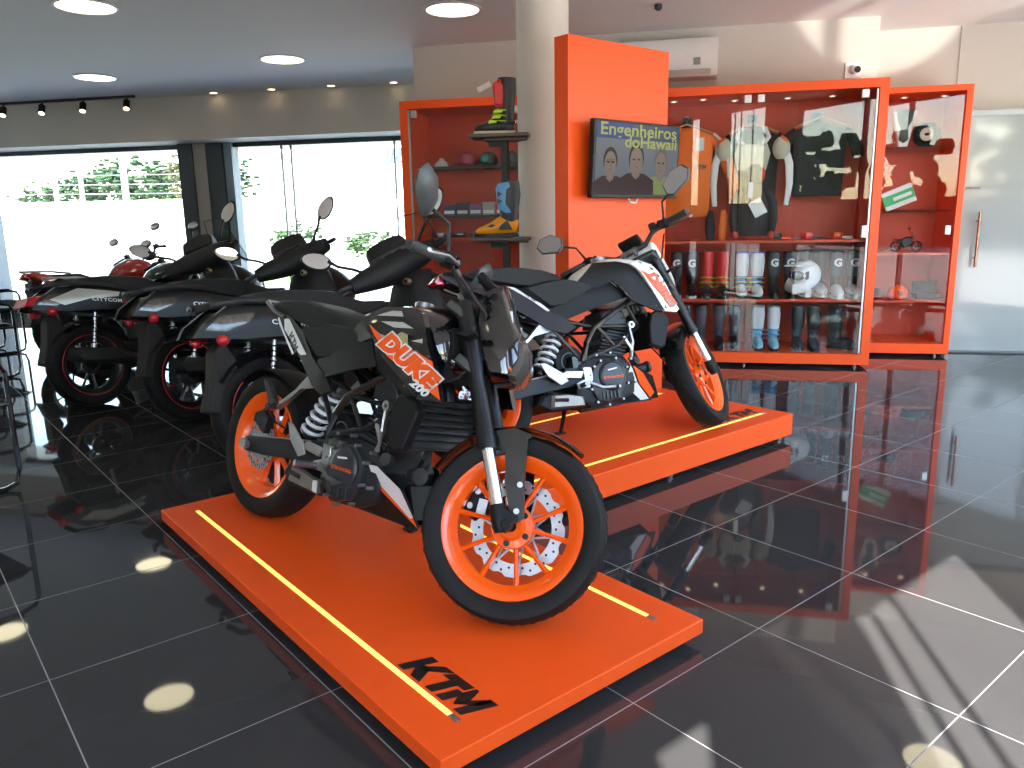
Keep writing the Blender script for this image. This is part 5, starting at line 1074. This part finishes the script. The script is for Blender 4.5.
# ------------------------------------------------------------ two commuter motorcycles at the window
def commuter(label, loc, head, lean, steer, tank_m, tail_m, badge=None):
    b = thing('motorcycle', label, 'motorcycle', loc, (-lean, 0, head)); S = steer_matrix(1.41, R(26), steer)
    RB = mat('commuter_rim', (.02, .02, .02), .35)
    wheel('rear_wheel', b, 0, .30, .30, .222, .045, .055, RB, Matrix(), spokes=3)
    wheel('front_wheel', b, 1.31, .295, .295, .222, .036, .045, RB, S, spokes=3, disc=(.12, .09, .055))
    a = MB()
    for s in (-1, 1): a.prism([(-.04, .28), (-.04, .32), (.50, .40), (.52, .34)], s*.08, s*.10); a.cyl((.0, s*.12, .33), (.14, s*.11, .64), .022, 12)
    a.build('swingarm', ENG2, b)
    a = MB(); a.sweep([(-.12, 0, .70), (.10, 0, .70), (.45, 0, .62), (.60, 0, .40), (.62, 0, .30)], .025, 8); a.sweep([(.45, 0, .66), (.75, 0, .74), (1.0, 0, .82)], .03, 8); a.sweep([(1.0, 0, .75), (.90, 0, .45), (.70, 0, .22)], .022, 8); a.build('frame', FRAMEM, b)
    a = MB(); a.inflate([(.52, .24), (.54, .40), (.66, .44), (.68, .60), (.82, .62), (.86, .44), (.84, .28), (.70, .22)], [(-.12, .8), (-.10, 1), (.10, 1), (.12, .8)]); a.build('engine', ENG, b)
    a = MB(); a.sweep([(.84, -.05, .42), (.92, -.09, .30), (.70, -.12, .22), (.40, -.14, .24), (.10, -.15, .31), (-.15, -.155, .36)], [.018, .018, .02, .045, .05, .045], 12); a.build('exhaust', SCMATTE, b)
    a = MB(); a.inflate([(-.16, .80), (-.10, .855), (.20, .85), (.30, .81), (.50, .775), (.58, .80), (.60, .74), (.40, .70), (.10, .76)], [(-.12, .8), (-.10, .95), (0, 1), (.10, .95), (.12, .8)]); a.build('seat', SEATM, b)
    a = MB(); a.inflate([(-.27, .86), (-.22, .89), (.0, .84), (.20, .76), (.36, .66), (.20, .64), (-.05, .74), (-.20, .80)], [(-.11, .85), (-.09, 1), (.09, 1), (.11, .85)]); tl = a.build('tail_fairing', tail_m, b)
    a = MB(); a.inflate([(-.31, .84), (-.28, .88), (-.22, .885), (-.20, .84), (-.26, .82)], [(-.07, .8), (-.05, 1), (.05, 1), (.07, .8)]); a.build('tail_lamp', RED, b)
    a = MB(); a.sweep([(-.28, -.03, .90), (-.30, 0, .905), (-.28, .03, .90), (-.10, .13, .88), (.10, .14, .85)], .011, 8); a.sweep([(-.28, -.03, .90), (-.10, -.13, .88), (.10, -.14, .85)], .011, 8); a.build('grab_rail', SILVERP, b)
    a = MB(); a.prism([(-.25, .80), (-.18, .78), (-.14, .60), (-.26, .40), (-.34, .38), (-.27, .55)], -.07, .07); a.build('mudflap', FLAPM, b, bevel=.008)
    a = MB()
    rs = []
    for x, w_, z0, z1 in ((.56, .06, .76, .82), (.64, .11, .74, .91), (.76, .14, .73, .965), (.88, .15, .73, .975), (.98, .13, .75, .94), (1.05, .07, .80, .89)):
        rs.append([(x, w_*math.cos(t), (z0+z1)/2+(z1-z0)/2*math.sin(t)) for t in [k*2*PI/20 for k in range(20)]])
    a.rings(rs); tk = a.build('tank', tank_m, b, smooth=60)
    if badge:
        a = MB()
        for s in (-1, 1): a.box((.74, s*.137, .885), (.12, .006, .014), rot=Matrix.Rotation(R(-32), 4, 'Y'))
        a.build('tank_stripe', badge, tk)
    a = MB(S)
    for s in (-1, 1): a.cyl((1.31, s*.075, .295), (1.05, s*.075, .87), .018, 12)
    a.box((1.05, 0, .87), (.06, .20, .03)); a.build('front_fork', STEEL, b)
    a = MB(S); a.ball((1.15, 0, .84), (.09, .10, .10), 18); a.build('headlamp', BLKG, b)
    a = MB(S); rs = [[(1.31+.315*math.cos(t), y_, .295+.315*math.sin(t)-abs(y_)*.2) for y_ in (-.055, -.03, 0, .03, .055)] for t in [R(v_) for v_ in range(30, 161, 10)]]
    vs = [p for r_ in rs for p in r_]; fs = [[i*5+j, i*5+j+1, (i+1)*5+j+1, (i+1)*5+j] for i in range(len(rs)-1) for j in range(4)]
    a.add(vs, fs); a.add([(1.31+(p[0]-1.31)*.985, p[1], .295+(p[2]-.295)*.985) for p in vs], [f[::-1] for f in fs]); a.build('front_mudguard', tank_m, b)
    a = MB(S); a.sweep([(.93, -.34, 1.0), (.98, -.20, 1.04), (1.04, -.08, .98), (1.04, .08, .98), (.98, .20, 1.04), (.93, .34, 1.0)], .011, 10); hb_ = a.build('handlebar', FRAMEM, b)
    a = MB(S); a.ball((1.10, 0, 1.0), (.04, .08, .05), 14); a.build('instrument_cluster', BLK, b)
    for s in (-1, 1):
        a = MB(S); a.cyl((.925, s*.355, .995), (.965, s*.235, 1.03), .017, 10); a.box((.985, s*.20, 1.045), (.04, .05, .045)); a.build('grip', BLK, hb_)
        a = MB(S); a.sweep([(1.02, s*.20, 1.04), (1.03, s*.28, 1.02), (.99, s*.37, .985)], .006, 6); a.build('lever', ALUD, hb_)
        a = MB(S); a.sweep([(.985, s*.20, 1.06), (.98, s*.22, 1.14), (.96, s*.25, 1.21)], .006, 6); st = a.build('mirror_stalk', BLK, b)
        a = MB(S); a.ball((.955, s*.285, 1.235), (.018, .065, .042), 14); a.build('mirror_shell', SCMATTE, st)
        a = MB(S); a.ball((.944, s*.285, 1.236), (.009, .058, .036), 14); a.build('mirror_face', MIRROR, st)
    a = MB(); lz = math.tan(lean); a.sweep([(.55, .10, .26), (.56, .20, .13), (.57, .25, .25*lz+.01)], .010, 8); a.build('side_stand', BLK, b)
    return b
commuter('black motorcycle with a yellow tank stripe, between the left scooter and the red-tanked one', (1.48, 7.36, 0), .30, .15, .35, BLKG, BLKM, badge=mat('stripe_yellow', (.7, .6, .2), .4))
commuter('red-tanked motorcycle with red tail, furthest back by the left window', (1.50, 8.66, 0), .30, .15, .35, REDP, mat('tail_red_orange', (.5, .06, .02), .25, coat=.6))

# ------------------------------------------------------------ cantilever chairs at the left edge
def chair(label, x, y, rz):
    o = thing('visitor_chair', label, 'chair', (x, y, 0), (0, 0, rz), 'black cantilever chairs')
    tube = mat('chair_black_tube', (.01, .01, .011), .2, metal=.3, coat=.6)
    for s in (-1, 1):
        a = MB(); y_ = s*.25
        p = [(.22, y_, .64), (.24, y_, .60), (.24, y_, .10), (.22, y_, .03), (.17, y_, .0125), (-.20, y_, .0125), (-.245, y_*.98, .0125)]
        a.sweep([(-.22, y_, .62), (-.05, y_, .655), (.15, y_, .66)]+p, .0125, 10); a.build('side_frame', tube, o)
        a = MB(); a.sweep([(-.16, s*.25, .645), (0, s*.25, .672), (.15, s*.25, .672)], [(.022, .012)]*3, 10); a.build('armrest', BLK, o)
    a = MB(); a.cyl((-.245, -.245, .0125), (-.245, .245, .0125), .0125, 10); a.build('rear_runner', tube, o)
    a = MB(); a.inflate([(-.22, .44), (-.20, .475), (.0, .485), (.20, .48), (.24, .46), (.22, .435), (0, .43)], [(-.235, .9), (-.21, 1), (.21, 1), (.235, .9)]); a.build('seat', SEATM, o)
    a = MB(); a.sweep([(-.20, -.20, .46), (-.24, -.20, .60), (-.28, -.20, .86)], .0125, 8); a.sweep([(-.20, .20, .46), (-.24, .20, .60), (-.28, .20, .86)], .0125, 8); a.build('back_frame', tube, o)
    a = MB(); a.prism([(-.235, .56), (-.26, .56), (-.305, .90), (-.28, .90)], -.22, .22); a.build('backrest', SEATM, o, bevel=.012)
    for s in (-1, 1): a = MB(); a.sweep([(.24, s*.25, .44), (.0, s*.25, .45), (-.20, s*.20, .46)], .011, 8); a.build('seat_rail', tube, o)
    return o
chair('black tubular visitor chair at the left edge, nearest to the camera', .19, 4.72, R(15))
chair('black tubular visitor chair at the left edge beyond the nearest one', .70, 8.3, R(15))
chair('black tubular visitor chair at the far left by the window pier', .98, 9.9, R(15))
# ------------------------------------------------------------ daylight
w = bpy.data.worlds.new('sky'); SC.world = w; w.use_nodes = True; nt = w.node_tree
bg = nt.nodes['Background']; sk = nt.nodes.new('ShaderNodeTexSky'); sk.sky_type = 'NISHITA'; sk.sun_disc = False
sk.sun_elevation = R(50.2); sk.sun_rotation = R(228); sk.altitude = 0; sk.air_density = 1.3; sk.dust_density = .7; sk.ozone_density = 1.2
nt.links.new(sk.outputs[0], bg.inputs[0]); bg.inputs[1].default_value = 1.7
sd = bpy.data.lights.new('sun', 'SUN'); sd.energy = 50; sd.angle = R(.53); sd.color = (1, .96, .9)
so = bpy.data.objects.new('sun', sd); COL.objects.link(so); so.location = (-6, -6, 9)
e = R(50.2); dv = Vector((.743*math.cos(e), .669*math.cos(e), -math.sin(e))); so.rotation_euler = dv.to_track_quat('-Z', 'Y').to_euler()

# added spotlight outside, standing in for reflected sun on the upper wall and ceiling
gl = bpy.data.lights.new('added_wall_spot', 'SPOT'); gl.energy = 4200; gl.spot_size = R(11.5); gl.spot_blend = .08; gl.shadow_soft_size = .05; gl.color = (1, .95, .86)
go = bpy.data.objects.new('added_wall_spot', gl); COL.objects.link(go); go.location = (2.2, -4.2, .75)
go.rotation_euler = (Vector((7.25, 3.5, 3.42))-Vector((2.2, -4.2, .75))).to_track_quat('-Z', 'Y').to_euler()

# ------------------------------------------------------------ camera
cam = bpy.data.cameras.new('camera'); co = bpy.data.objects.new('camera', cam); COL.objects.link(co); SC.camera = co
F, P, RO, TH = 780.16, .207816, -.0180061, .69056
sT, cT, sP, cP, cr, sr = math.sin(TH), math.cos(TH), math.sin(P), math.cos(P), math.cos(RO), math.sin(RO)
r0 = Vector((cT, -sT, 0)); u0 = Vector((sT*sP, cT*sP, cP)); fw = Vector((sT*cP, cT*cP, -sP))
rt = r0*cr+u0*sr; up = -r0*sr+u0*cr; bk = -fw
M = Matrix(((rt.x, up.x, bk.x, 0), (rt.y, up.y, bk.y, 0), (rt.z, up.z, bk.z, 1.2987), (0, 0, 0, 1)))
co.matrix_world = M; cam.sensor_width = 36; cam.lens = F/1024*36; cam.clip_start = .05; cam.clip_end = 500
SC.view_settings.view_transform = 'Standard'; SC.view_settings.look = 'None'; SC.view_settings.gamma = 1; SC.view_settings.use_curve_mapping = False
SC.view_settings.exposure = -.17
SC.cycles.max_bounces = 8; SC.cycles.transparent_max_bounces = 16; SC.cycles.diffuse_bounces = 4; SC.cycles.glossy_bounces = 4
SC.cycles.caustics_reflective = False; SC.cycles.caustics_refractive = False
SC.cycles.sample_clamp_indirect = 6
